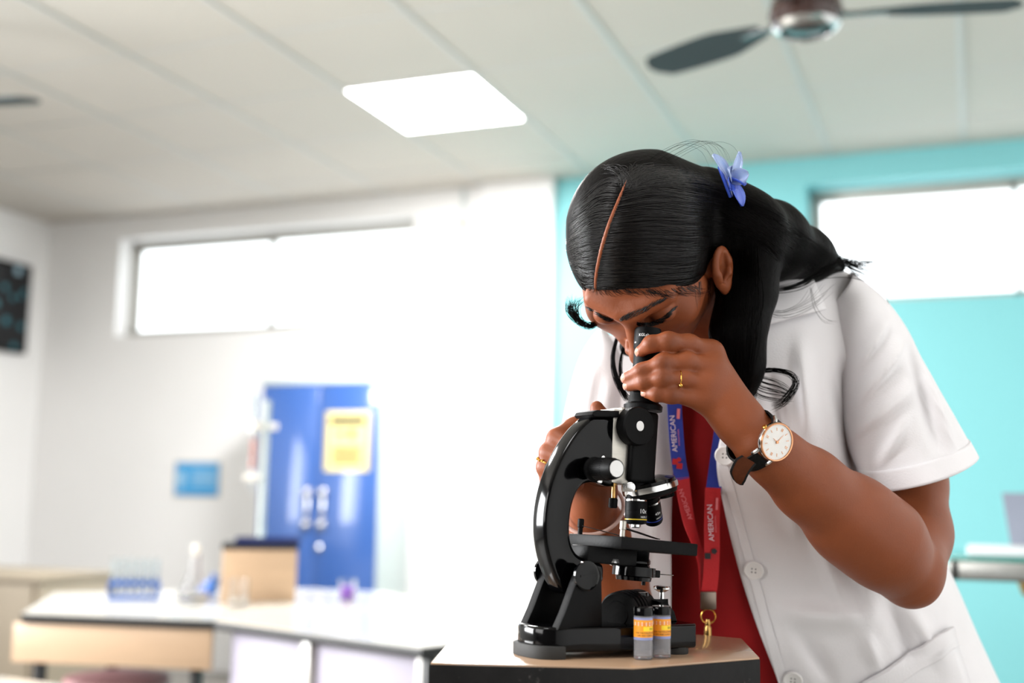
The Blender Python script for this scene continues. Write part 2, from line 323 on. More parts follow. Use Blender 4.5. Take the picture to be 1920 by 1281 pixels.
# ---------------------------------------------------------------- back benches
ZB = .72
def bench_top(pts, parent, th=.028):
    pts = [A3([p[0], p[1], ZB-th]) for p in pts]
    G().add(prism(pts, A3([0, 0, th-.003]), .002)).build('edge_band', M['black'], parent)
    c = np.mean(pts, 0); ins = [p+(c-p)/np.linalg.norm(c-p)*.004+A3([0, 0, th-.003]) for p in pts]
    G().add(prism(ins, A3([0, 0, .003]))).build('worktop', M['white'], parent)
pA0, pA, pB, pE, pD, pC, pG, pL = [onz(*q, ZB)[:2] for q in ((40, 1150), (402, 1163), (790, 1214), (1010, 1190), (1060, 1162), (722, 1110), (550, 1102), (100, 1112))]
pA2 = pA+(pG-pA)*1.0
b1 = empty('side_bench', (pA0[0]+.3, pA0[1]+.3, 0), 'narrow bench with a pale wooden apron and black legs holding the test tubes', 'bench')
bench_top([pA0, pA-(pA-pA0)*.004, pG-(pA-pA0)*.004, pL], b1)
du = (pA-pA0)/np.linalg.norm(pA-pA0); dn = A3([-du[1], du[0]])
def ori(pt, d, lo, hi, bev=.002):               # box in a plan frame (d, normal)
    n = A3([-d[1], d[0]]); R = A3([[d[0], n[0], 0], [d[1], n[1], 0], [0, 0, 1]]); return box(lo, hi, bev, R=R, o=A3([pt[0], pt[1], 0]))
L1 = np.linalg.norm(pA-pA0)
G().add(ori(pA0, du, (-.03, .012, ZB-.145), (L1-.01, .03, ZB-.03))).build('apron', M['wood'], b1)
for x in (.02, L1-.09):
    for y in (.05, .5): G().add(ori(pA0, du, (x, y, 0), (x+.03, y+.03, ZB-.03))).build('leg', M['black'], b1)
b2 = empty('island_bench', (pB[0]-.4, pB[1]+.6, 0), 'large angular white-topped bench with black edging and lilac panels', 'bench')
bench_top([pA, pB, pE, pD, pC, pG], b2)
dv = (pB-pA)/np.linalg.norm(pB-pA); L2 = np.linalg.norm(pB-pA)
for a, b, m, nm in ((.02, .345, 'lilac', 'side_panel'), (.345, .385, 'white', 'post'), (.385, .80, 'lilac', 'side_panel'), (.80, .83, 'black', 'post')):
    G().add(ori(pA, dv, (a/.83*L2+.001, .03+(0 if nm == 'post' else .02), 0), (b/.83*L2-.001, .06, ZB-.029))).build(nm, M[m], b2)
dw = (pE-pB)/np.linalg.norm(pE-pB); G().add(ori(pB, dw, (.03, .03, 0), (.75, .05, ZB-.029))).build('side_panel', M['white'], b2)
for q in ((500, 1177), (620, 1196)):
    t = onz(*q, ZB-.03); G().add(lathe([(.012, 0), (.014, .008), (.01, .014)], (t[0], t[1]+.02, ZB-.042), n=12)).build('bracket', M['black'], b2)
t0 = onz(0, 1268, .6); G().add(prism([A3([x, y, .57]) for x, y in ((t0[0]-.5, t0[1]-.02), (t0[0]+.03, t0[1]), (t0[0]+.24, t0[1]-.03), (t0[0]+.1, t0[1]-.6), (t0[0]-.5, t0[1]-.6))], A3([0, 0, .03]), .003)).build('table_top', M['white'],
    te := empty('low_table', (t0[0]-.1, t0[1]-.3, 0), 'low white table corner in front of the grey-beige cupboard', 'table'))
G().add(cyl((t0[0]-.1, t0[1]-.3, .02), (t0[0]-.1, t0[1]-.3, .57), .03)).add(lathe([(.2, 0), (.19, .015), (.03, .03)], (t0[0]-.1, t0[1]-.3, 0))).build('pedestal', M['cabgrey'], te)
q = ony(75, 1082, 4.2); cu_e = empty('side_cupboard', (q[0]-.5, 4.4, 0), 'low grey-beige cupboard near the side wall', 'cupboard')
G().add(box((q[0]-1.0, 4.22, 0), (q[0]-.01, 4.7, q[2]-.025), .004)).build('body', M['greybeige'], cu_e)
G().add(box((q[0]-1.02, 4.2, q[2]-.025), (q[0], 4.72, q[2]), .003)).build('top_panel', M['greybeige'], cu_e)
for k in range(2): G().add(box((q[0]-.98+.48*k, 4.2, .06), (q[0]-.52+.48*k, 4.22, q[2]-.04), .003)).build('door', M['greybeige'], cu_e)
# pinkish curved chair back glimpsed under the side bench
M['pink'] = mat('dusty_pink', (176, 128, 128), .5, noise=.05)
t = onz(215, 1285, .5)
ch = empty('stool', (t[0], t[1]+.1, 0), 'dusty pink rounded stool seat under the side bench', 'stool')
G().add(lathe([(.02, 0), (.15, .0), (.165, .02), (.16, .045), (.1, .055), (.0, .058)], (t[0]-.09, t[1]+.12, .46), n=28)).build('seat', M['pink'], ch)
G().add(cyl((t[0]-.09, t[1]+.12, .02), (t[0]-.09, t[1]+.12, .46), .025)).add(lathe([(.18, 0), (.17, .012), (.03, .03)], (t[0]-.09, t[1]+.12, 0))).build('pedestal', M['chrome'], ch)
# test tube rack and tubes
M['rack'] = mat('blue_plastic', (40, 96, 176), .35, noise=.05); M['tubeglass'] = mat('tube_glass', (240, 248, 250), .03, trans=.9, ior=1.25)
M['blueliq'] = mat('blue_liquid', (50, 112, 196), .1, trans=.2)
ra, rb = onz(203, 1124, ZB)[:2], onz(298, 1124, ZB)[:2]; rd = (rb-ra)/np.linalg.norm(rb-ra); RL = np.linalg.norm(rb-ra)
rk = empty('test_tube_rack', (*((ra+rb)/2), ZB), 'blue rack holding a row of clear test tubes on the side bench', 'rack')
G().add(ori(ra, rd, (0, -.03, ZB), (RL, .03, ZB+.012))).build('base', M['rack'], rk)
g = G().add(ori(ra, rd, (0, -.03, ZB+.05), (RL, -.026, ZB+.062))).add(ori(ra, rd, (0, .026, ZB+.05), (RL, .03, ZB+.062)))
for s in (0, 6): g.add(ori(ra, rd, (s*(RL-.004)/6, -.03, ZB+.01), (s*(RL-.004)/6+.004, .03, ZB+.062)))
g.build('top_grid', M['rack'], rk)
proto = None
for s in range(6):
    c = ra+rd*((s+.5)/6*RL)+0
    if proto is None:
        proto = empty('test_tube', (c[0], c[1], ZB+.013), 'clear test tube in the blue rack, sixth counted from the conical flask', 'test tube', 'test tubes in the blue rack'); first = c
        G().add(lathe([(.0, .0), (.006, .002), (.0095, .01), (.0095, .118), (.012, .122), (.012, .125), (.0085, .122), (.0085, .012), (.0, .004)], (c[0], c[1], ZB+.013), n=16, caps=False)).build('glass_wall', M['tubeglass'], proto)
        G().add(lathe([(.0, .0045), (.007, .012), (.008, .062), (.0, .062)], (c[0], c[1], ZB+.013), n=14)).build('liquid', M['blueliq'], proto)
    else:
        k = copy_tree(proto); k.location = (c[0], c[1], ZB+.013)
        k['label'] = 'clear test tube in the blue rack, %s counted from the conical flask' % ('sixth', 'fifth', 'fourth', 'third', 'second', 'nearest')[s]
# flask, beakers
def vessel(name, px, py, prof, liq, label, cat, lm=None, n=24):
    c = onz(px, py, ZB); e = empty(name, c, label, cat)
    G().add(lathe(prof+[(max(r-.002, .0), max(h, .003)) for r, h in prof[::-1]], c, n=n, caps=False)).build('glass_wall', M['glass'], e)
    if liq: G().add(lathe(liq, c, n=n)).build('liquid', lm, e)
    return e
vessel('conical_flask', 362, 1124, [(.0, 0), (.052, .0), (.054, .008), (.018, .095), (.016, .15), (.02, .156)], [(.0, .003), (.049, .004), (.046, .025), (.0, .025)], 'clear conical flask with a long neck between rack and wooden box', 'flask', M['glass'])
vessel('beaker', 446, 1136, [(.0, 0), (.03, 0), (.032, .006), (.032, .085), (.034, .09)], None, 'small empty clear beaker standing before the pale wooden box', 'beaker')
M['purple'] = mat('purple_liquid', (150, 62, 226), .2)
vessel('beaker', 651, 1127, [(.0, 0), (.027, 0), (.029, .006), (.029, .07), (.031, .074)], [(.0, .003), (.026, .004), (.026, .05), (.0, .05)], 'small beaker of bright purple liquid on the island bench', 'beaker', M['purple'])
M['bulb'] = mat('frosted_glass', (255, 250, 240), .3, trans=.2)
c = onz(362, 1124, ZB); st = empty('glass_stopper', (c[0], c[1], ZB+.15), 'pale round glass stopper on the neck of the conical flask', 'stopper')
G().add(lathe([(.0, 0), (.008, .0), (.011, .010), (.008, .016), (.012, .022), (.0135, .030), (.010, .038), (.0, .041)], (c[0], c[1], ZB+.15), n=18)).build('knob', M['bulb'], st)  # added pale shape where an out-of-focus highlight sits on the flask
c = onz(384, 1118, ZB+.0)+A3([-.06, .06, 0]); dd = rd
cl = empty('bottle_holder', c, 'blue wedge-shaped plastic holder beside the conical flask', 'holder')
G().add(prism([A3([c[0]-.055, c[1]-.02, ZB]), A3([c[0]+.05, c[1]-.02, ZB]), A3([c[0]+.06, c[1]-.02, ZB+.06]), A3([c[0]+.03, c[1]-.02, ZB+.05]), A3([c[0]+.0, c[1]-.02, ZB+.02])], A3([0, .05, 0]), .003)).build('shell', M['rack'], cl)
G().add(cyl((c[0]+.045, c[1]+.005, ZB+.05), (c[0]+.05, c[1]+.005, ZB+.075), .008)).build('spout', M['rack'], cl)
# wooden box / raised shelf with tray and burette stand
pa_, pb_ = onz(413, 1129, ZB), onz(556, 1129, ZB); Lb = np.linalg.norm(pb_-pa_); db = (pb_-pa_)[:2]/Lb
hb = .196
wbx = empty('wooden_box', ((pa_[0]+pb_[0])/2, (pa_[1]+pb_[1])/2+.1, ZB), 'pale wooden box with a black-edged top standing on the benches', 'box')
G().add(ori(pa_, db, (0, 0, ZB), (Lb*.985, .3, ZB+hb-.018), .003)).build('body', M['wood'], wbx)
G().add(ori(pa_, db, (-.004, -.006, ZB+hb-.018), (Lb, .306, ZB+hb), .002)).build('lid', M['black'], wbx)
M['tray'] = mat('navy_plastic', (26, 40, 96), .3)
o_ = pa_[:2]+db*.1+A3([-db[1], db[0]])*.1
o_ = o_-A3([-db[1], db[0]])*.045
tr = empty('reagent_tray', (*o_, ZB+hb), 'low navy tray on top of the pale wooden box', 'tray')
g = G().add(ori(o_, db, (-.06, -.05, ZB+hb), (.16, .06, ZB+hb+.005)))
for lo, hi in (((-.06, -.05), (.16, -.046)), ((-.06, .056), (.16, .06)), ((-.06, -.05), (-.056, .06)), ((.156, -.05), (.16, .06))): g.add(ori(o_, db, (*lo, ZB+hb+.004), (*hi, ZB+hb+.022), 0))
g.build('tray_shell', M['tray'], tr)
dn_ = A3([-db[1], db[0]]); o_ = pa_[:2]+db*.165+dn_*.22
ps = P(489, 1018, np.dot(A3([*o_, ZB+hb])-C, fw))
bs = empty('burette_stand', (ps[0], ps[1], ZB+hb), 'white metal burette stand behind the tray on the wooden box', 'stand')
G().add(ori(ps, db, (-.06, -.05, ZB+hb+.0), (.10, .05, ZB+hb+.012), .004)).build('base', M['cabgrey'], bs)
pt = P(506, 748, np.dot(ps-C, fw)); G().add(cyl((ps[0], ps[1], ZB+hb+.01), (ps[0]+.002, ps[1], pt[2]), .0125)).build('rod', M['cabgrey'], bs)
zc = P(500, 798, np.dot(ps-C, fw))[2]; bx = ps[:2]-db*.042
G().add(cyl((ps[0]+db[0]*.02, ps[1]+db[1]*.02, zc), (bx[0], bx[1], zc), .012)).add(lathe([(.0, -.014), (.012, -.012), (.014, .012), (.0, .014)], (ps[0]+db[0]*.03, ps[1]+db[1]*.03, zc), (db[0], db[1], 0), 12)).add(lathe([(.018, -.02), (.021, 0), (.018, .02)], (bx[0], bx[1], zc), n=14)).build('clamp', M['bulb'], bs)
M['pinkliq'] = mat('pink_liquid', (250, 112, 84), .3)
bu = empty('burette', (bx[0], bx[1], zc-.24), 'slim glass burette with coral liquid clamped on the stand', 'burette')
G().add(lathe([(.003, -.235), (.003, -.17), (.012, -.165), (.012, .12), (.011, .12), (.011, -.16)], (bx[0], bx[1], zc), n=16, caps=False)).build('glass_wall', M['tubeglass'], bu)
G().add(lathe([(.0, -.16), (.0108, -.158), (.0108, -.045), (.0, -.045)], (bx[0], bx[1], zc), n=14)).build('liquid', M['pinkliq'], bu)
G().add(lathe([(.0, -.03), (.014, -.024), (.014, .024), (.0, .03)], (bx[0], bx[1], zc-.19), (db[0], db[1], 0), 12)).build('stopcock', M['bulb'], bu)
# ---------------------------------------------------------------- trolley and laptop at the teal wall
tz = .99; tq = P(1785, 1062, 2.75); tq2 = P(1990, 1075, 2.5)
tz = P(1800, 1043, 2.75)[2]
M['trolley'] = mat('stainless_steel', (150, 150, 146), .28, metal=1, noise=.1, scale=6); M['tglass'] = mat('green_glass', (60, 140, 130), .08, noise=.05, trans=.2)
tx0, ty0 = P(1782, 1045, 2.78)[:2]
tb = empty('instrument_trolley', (tx0+.45, ty0+.2, 0), 'glass-topped steel trolley before the teal wall', 'trolley')
G().add(box((tx0, ty0-.12, tz-.006), (tx0+.9, ty0+.35, tz+.002), .002)).build('glass_top', M['tglass'], tb)
g = G()
for lo, hi in (((0, -.13), (.91, -.1)), ((0, .33), (.91, .36)), ((-.005, -.13), (.025, .36)), ((.885, -.13), (.915, .36))): g.add(box((tx0+lo[0], ty0+lo[1], tz-.05), (tx0+hi[0], ty0+hi[1], tz-.007), .006))
g.build('top_rail', M['trolley'], tb)
g = G().add(lathe([(.02, 0), (.05, .02), (.06, .05), (.06, .06)], (tx0+.2, ty0-.06, tz-.1), n=18)); g.build('bracket', M['brass'], tb)
for x in (.5, .85):
    for y in (-.08, .3): G().add(cyl((tx0+x, ty0+y, .05), (tx0+x, ty0+y, tz-.05), .012)).add(lathe([(.0, -.012), (.04, -.01), (.04, .01), (.0, .012)], (tx0+x, ty0+y, .04), (1, 0, 0), 16)).build('leg', M['trolley'], tb)
M['laptop'] = mat('silver_plastic', (206, 210, 212), .35, noise=.03); M['laptopgrey'] = mat('grey_plastic', (122, 128, 142), .45, noise=.05)
la = empty('laptop', (tx0+.3, ty0+.05, tz), 'open silver laptop with a grey lid on the glass-topped trolley', 'laptop')
lx = P(1812, 1015, 2.8)[0]
G().add(box((lx, ty0-.07, tz+.003), (lx+.33, ty0+.16, tz+.024), .006)).build('keyboard_base', M['laptop'], la)
a = P(1888, 1000, 2.85)
G().add(prism([A3([lx+.1, ty0+.15, tz+.022]), A3([lx+.36, ty0+.15, tz+.022]), A3([lx+.36, ty0+.2, tz+.15]), A3([lx+.085, ty0+.2, tz+.15])], A3([0, .008, .002]), .002)).build('lid', M['laptopgrey'], la)
# ================================================================ stand with laminate top
ZT = .93
M['stoolwood'] = mat('worn_wood_laminate', (172, 142, 115), .22, noise=.14, scale=9, stretch=(1, 1, 1), bump=.05, coat=.25)
M['scuffed'] = mat('scuffed_black_edge', (20, 19, 19), .5, noise=.6, scale=35, bump=.4, bscale=90, spec=.2)
nt = M['scuffed'].node_tree; b_ = nt.nodes['Principled BSDF']; src = b_.inputs['Base Color'].links[0].from_socket; mpn = [n for n in nt.nodes if n.type == 'MAPPING'][0]
nz_ = nt.nodes.new('ShaderNodeTexNoise'); nz_.inputs['Scale'].default_value = 55; nz_.inputs['Detail'].default_value = 9; nz_.inputs['Roughness'].default_value = .75; nt.links.new(mpn.outputs[0], nz_.inputs[0])
rp = nt.nodes.new('ShaderNodeValToRGB'); rp.color_ramp.elements[0].position = .63; rp.color_ramp.elements[1].position = .72; nt.links.new(nz_.outputs[0], rp.inputs[0])
mx = nt.nodes.new('ShaderNodeMix'); mx.data_type = 'RGBA'; nt.links.new(rp.outputs[0], mx.inputs[0]); nt.links.new(src, mx.inputs[6]); mx.inputs[7].default_value = (.13, .12, .11, 1); nt.links.new(mx.outputs[2], b_.inputs['Base Color'])
sp = [onz(*q, ZT)[:2] for q in ((806, 1243), (1187, 1252), (1425, 1233), (1391, 1197))]
sp += [A3([-.355, 1.395]), A3([-.475, 1.33]), onz(838, 1205, ZT)[:2]]
sc_ = np.mean(sp, 0); std = empty('pedestal_stand', (sc_[0], sc_[1], 0), 'small angular stand with a worn wood top and scuffed black edge under the microscope', 'stand')
G().add(prism([A3([*q, ZT-.055]) for q in sp], A3([0, 0, .0535]), .0015)).build('edge_band', M['scuffed'], std)
G().add(prism([A3([*(q+(sc_-q)*.004), ZT-.002]) for q in sp], A3([0, 0, .002]), .0006)).build('table_top', M['stoolwood'], std)
G().add(box((sc_[0]-.06, sc_[1]-.06, .03), (sc_[0]+.06, sc_[1]+.06, ZT-.055), .006)).add(lathe([(.2, 0), (.2, .02), (.1, .03)], (sc_[0], sc_[1], 0), n=28)).build('pedestal', M['scuffed'], std)
# ================================================================ microscope
am = math.radians(32); tl = math.radians(4.6)
MX = math.cos(am)*r0+math.sin(am)*f0; MY = -math.sin(am)*r0+math.cos(am)*f0
m0 = P(1195, 985, 1.235); m0 = A3([m0[0], m0[1], ZT])
def onY(px, py, Y): v = ray(px, py); s = ((m0-C)@MY+Y)/(v@MY); return C+s*v
JW = onY(1098, 1080, -.034); JW = JW-MY*((JW-m0)@MY)
XT = math.cos(tl)*MX-math.sin(tl)*zz; ZTt = math.cos(tl)*zz+math.sin(tl)*MX
RT = np.stack([XT, MY, ZTt], 1); RU = np.stack([MX, MY, zz], 1)
def mt(px, py, Y): p = onY(px, py, Y)-JW; return A3([p@XT, Y, p@ZTt])        # tilted frame coordinates
def mu(px, py, Y): p = onY(px, py, Y)-m0; return A3([p@MX, Y, p@zz])         # upright frame
def wt_(q): return JW+RT@A3(q, float)
def wu(q): return m0+RU@A3(q, float)
mic = empty('microscope', m0, 'black enamel microscope with a curved arm standing on the small angular stand', 'microscope')
# base
bB, bD = mu(970, 1222, .016), mu(1308, 1215, -.052)
x0_, x1_ = bB[0], bD[0]
ol = [(x0_+.012, -.030), (x0_+.03, -.036), (x0_+.075, -.048), (x1_-.006, -.056), (x1_, -.05), (x1_, .05), (x1_-.006, .056), (x0_+.075, .048), (x0_+.03, .036), (x0_+.012, .030), (x0_+.003, .020), (x0_, .010), (x0_, -.010), (x0_+.003, -.020)]
hB = .030
G().add(prism([wu((x, y, .006)) for x, y in ol], zz*(hB-.006), .003, 3)).build('base', M['blackgloss'], mic)
ft = [(x0_+.010, -.033), (x0_+.022, -.036), (x0_+.022, .036), (x0_+.010, .033), (x0_, .024), (x0_-.0035, .010), (x0_-.0035, -.010), (x0_, -.024)]
G().add(prism([wu((x, y, 0)) for x, y in ft], zz*.0125, .001)).build('rubber_foot', M['rubber'], mic)
for y in (-.042, .042): G().add(lathe([(.012, 0), (.0125, .002), (.0125, .007)], wu((x1_-.02, y, 0)), n=22)).build('rubber_foot', M['rubber'], mic)
def plate(name, pxs, Ya, Yb, m, tilted, bev=.0012, parent=mic, yref=None):
    f = mt if tilted else mu; W = wt_ if tilted else wu
    q = [f(x, y, Ya if yref is None else yref) for x, y in pxs]
    return G().add(prism([W((a[0], Ya, a[2])) for a in q], MY*(Yb-Ya), bev, 3)).build(name, m, parent)
pil = [(1046, 1190), (1060, 1150), (1086, 1078), (1090, 1067), (1099, 1058), (1112, 1056), (1122, 1063), (1128, 1075), (1129, 1120), (1129, 1190)]
qz = [mu(x, y, -.034) for x, y in pil]
for k, (ya, yb) in enumerate(((-.034, -.022), (.022, .034))):
    G().add(prism([wu((a[0], ya, max(a[2], hB-.002))) for a in qz], MY*(yb-ya), .001, 2)).build('pillar_plate', M['blackmatte'], mic)
jl = mu(1098, 1080, -.034)
for s in (-1, 1):
    G().add(lathe([(.0, .004), (.012, .004), (.0145, .003), (.0145, 0)], wu((jl[0], s*.034, jl[2])), s*MY, 24)).add(box((-.009, -.0012, .0035), (.009, .0012, .0048), R=np.stack([MX, zz, s*MY], 1), o=wu((jl[0], s*.034, jl[2])))).build('pivot_bolt', M['blackgloss'], mic)
# arm: curved C
outer = crv([(1098, 782), (1073, 806), (1048, 843), (1027, 888), (1014, 935), (1009, 982), (1012, 1025), (1023, 1068), (1040, 1105), (1050, 1113)], 40)
inner = crv([(1120, 1085), (1118, 1058), (1094, 1050), (1070, 1038), (1059, 1015), (1057, 985), (1061, 950), (1071, 922), (1084, 908), (1104, 905), (1126, 912), (1140, 913)], 44)
arm_o = [tuple(q) for q in outer]+[(1085, 1112), (1112, 1102)]+[tuple(q) for q in inner]+[(1142, 783)]
plate('arm', arm_o, -.0125, .0125, M['blackgloss'], True, .0045, yref=0)
cap = [(1097, 784), (1093, 779), (1096, 773), (1104, 770.5), (1144, 772), (1144, 784)]
plate('arm_cap', cap, -.0165, .0165, M['blackmatte'], True, .0014, yref=0)
for q in ((1131, 860), (1125, 901)):
    a = mt(*q, -.0125); G().add(lathe([(.003, -.001), (.003, .0008), (.0018, .0014), (.0, .0014)], wt_(a), -MY, 14)).build('screw', M['chrome'], mic)
# coarse focus knobs
ka = mt(1157, 879, -.058)
for s in (-1, 1):
    k = G().add(lathe([(.0075, .011), (.0075, .018), (.012, .018), (.0125, .021), (.009, .023), (.009, .026), (.0112, .027), (.0112, .046), (.0108, .052), (.0095, .057), (.0, .057)], wt_((ka[0], 0, ka[2])), s*MY, 40))
    for i in range(32):
        t = i*2*math.pi/32; k.add(box((.0109, -.0004, .028), (.0116, .0004, .044), R=np.stack([XT*math.cos(t)+ZTt*math.sin(t), -XT*math.sin(t)+ZTt*math.cos(t), s*MY], 1), o=wt_((ka[0], 0, ka[2]))))
    ko = k.build('focus_knob', M['blackmatte'], mic)
    G().add(lathe([(.0082, .0568), (.0082, .0576), (.0, .0576)], wt_((ka[0], 0, ka[2])), s*MY, 28)).build('knob_cap', M['inkwhite'], ko)
# steel slide, body, boss
s0, s1, s2 = mt(1151, 766, -.012), mt(1183, 910, -.012), mt(1238, 768, -.018)
b0 = mt(1181, 905, -.019); b1_ = mt(1238, 905, -.019)
G().add(box((s0[0], -.0125, s1[2]), (b0[0]+.006, .0125, s0[2]), .0008, R=RT, o=JW)).build('slide', M['steel'], mic)
ttop = mt(1200, 768, -.019)[2]
body = G().add(box((b0[0], -.019, b0[2]+.001), (b0[0]+.034, .019, ttop), .004, R=RT, o=JW, seg=3)); body.build('body_tube', M['blackmatte'], mic)
bc = mt(1200, 799, -.0265)
bo = G().add(lathe([(.0203, -.03), (.0203, .0055), (.0190, .0072), (.0, .0076)], wt_((bc[0], -.019, bc[2])), -MY, 40)).build('boss', M['blackmatte'], mic)
G().add(lathe([(.0052, .0072), (.0052, .0082), (.0, .0084)], wt_((bc[0], -.019, bc[2])), -MY, 24, ex=.9)).build('boss_dot', M['inkwhite'], bo)
cp = mt(1176, 772, -.01); G().add(box((cp[0]-.008, -.011, ttop-.010), (cp[0]+.008, .011, ttop+.0005), .001, R=RT, o=JW)).build('slide_stop', M['steel'], mic)
# eyepiece tube
tx_ = mt(1207, 745, 0)[0]; zf = lambda y: mt(1210, y, 0)[2]
G().add(lathe([(.0, zf(772)), (.0205, zf(771)), (.0208, zf(762)), (.0185, zf(758)), (.0165, zf(757)), (.0158, zf(745)), (.0152, zf(742)), (.0150, zf(730)), (.0143, zf(727))], wt_((tx_, 0, 0)), ZTt, 40)).build('tube_collar', M['blackmatte'], mic)
ep = G().add(lathe([(.0140, zf(728)), (.0138, zf(670)), (.0138, zf(655)), (.0146, zf(653)), (.0146, zf(622)), (.0138, zf(616)), (.0095, zf(615)), (.0085, zf(620)), (.0, zf(621))], wt_((tx_, 0, 0)), ZTt, 40)).build('eyepiece', M['blackmatte'], mic)
# lettering wrapped round the eyepiece, facing the camera
def wrap(s, c, axis, rad, ang, h, up=1):
    V, Fc = text(s, (0, 0, 0), (1, 0, 0), (0, 1, 0), h); x, y, a = basis(axis, -fw); out = []
    for v in V: t = ang+v[0]/rad; out.append(A3(c)+a*v[1]+rad*(x*math.cos(t)+y*math.sin(t)))
    return A3(out), Fc
G().add(wrap('KGLab', wt_((tx_, 0, zf(632))), ZTt, .01475, -.42, .0030)).add(wrap('10x', wt_((tx_, 0, zf(645))), ZTt, .01475, -1.2, .002)).build('eyepiece_lettering', M['inkwhite'], mic, smooth=0)
# nosepiece turret
tc = mt(1219, 914, 0); nz = ZTt*math.cos(.30)-r0*math.sin(.30)-f0*.13; nz /= np.linalg.norm(nz)
tcw = wt_(tc)
G().add(lathe([(.0, .012), (.014, .011), (.020, .009), (.0285, .0065), (.0285, .0035)], tcw, nz, 44)).build('turret_dome', M['blackgloss'], mic)
G().add(lathe([(.0285, .0035), (.0300, .003), (.0303, 0), (.0300, -.003), (.0285, -.0035)], tcw, nz, 48)).build('turret_ring', M['chrome'], mic)
G().add(lathe([(.0284, -.0035), (.0275, -.008), (.022, -.010), (.0, -.0105)], tcw, nz, 44)).build('turret_plate', M['blackmatte'], mic)
G().add(lathe([(.0155, b0[2]-.006), (.017, b0[2]+.004), (.017, b0[2]+.012)], wt_((tx_, 0, 0)), ZTt, 30)).build('tube_neck', M['blackmatte'], mic)
a = wt_(mt(1181, 914, -.024)); G().add(lathe([(.0055, -.004), (.0055, .001), (.003, .001), (.003, -.002), (.0, -.002)], a, -fw+cr*.2, 18)).add(box((-.008, -.003, -.0045), (.004, .006, .0045), .001, R=np.stack([cr, -fw, cu], 1), o=a+fw*.004)).build('turret_catch', M['chrome'], mic)
def objective(px0, px1, r, ring, name, textline, col, lean=0):
    a = A3(px0); p = onY(*px0, 0) if True else None; q = onY(*px1, 0)
    if lean: q = q+f0*lean
    ax = q-p; L = np.linalg.norm(ax); x = ax/L
    e = G().add(lathe([(r*.92, -.006), (r*.92, 0), (r, .001), (r, L*.45), (r*.985, L*.46), (r*.985, L*.93), (r*.9, L), (r*.5, L+.001)], p, x, 32)).build('objective', M['blackmatte'], mic, label=name)
    G().add(lathe([(r*1.01, -.001), (r*1.02, .0), (r*1.02, .001)], p, x, 32, caps=False)).build('objective_collar', M['chrome'], e)
    G().add(lathe([(r*.992, L*ring), (r*.998, L*ring), (r*.998, L*ring+.0011), (r*.992, L*ring+.0011)], p, x, 32, caps=False)).build('colour_ring', col, e)
    G().add(lathe([(r*.45, L-.001), (r*.45, L+.0035), (r*.3, L+.0045), (.0, L+.0045)], p, x, 20)).build('front_lens', M['chrome'], e)
    for t_, f_, h_, an in textline: G().add(wrap(t_, p+x*L*f_, -x, r*1.004, an, h_)).build('objective_lettering', M['inkwhite'], e, smooth=0)
M['yring'] = mat('yellow_ring', (214, 184, 40), .4); M['bring'] = mat('blue_ring', (40, 60, 150), .4)
objective((1193, 938), (1192, 982), .0117, .80, 'black objective marked 10x with a yellow ring', [('10x', .48, .0046, .62), ('160/0.17', .72, .0021, .75)], M['yring'])
objective((1219, 938), (1228, 978), .0105, .76, 'black objective marked 45x with a blue ring', [('45x', .45, .0034, .5), ('160/0.17', .66, .0018, .6)], M['bring'], .012)
kn = onY(1248, 926, .0)+f0*.008; k = G().add(lathe([(.0, -.004), (.0095, -.004), (.0095, .004), (.0, .004)], kn, nz, 24))
for i in range(24):
    t = i*2*math.pi/24; x, y, a = basis(nz); k.add(box((.0093, -.0006, -.0038), (.0103, .0006, .0038), R=np.stack([x*math.cos(t)+y*math.sin(t), -x*math.sin(t)+y*math.cos(t), a], 1), o=kn))
k.build('objective_plug', M['blackmatte'], mic)
# stop screw
a, b, c = [wt_(mt(x, y, -.006)) for x, y in ((1151, 900), (1150, 934), (1149, 953))]
G().add(cyl(a, b, .0022, 12)).add(cyl(a, a+(b-a)*.3, .0036, 12)).build('stop_rod', M['brass'], mic)
k = G().add(cyl(b, c, .0042, 24, bev=.0006))
for i in range(16):
    t = i*2*math.pi/16; k.add(box((.0040, -.0004, .001), (.0047, .0004, .0095), R=np.stack([XT*math.cos(t)+MY*math.sin(t), -XT*math.sin(t)+MY*math.cos(t), -ZTt], 1), o=b))
k.build('stop_knob', M['blackmatte'], mic)
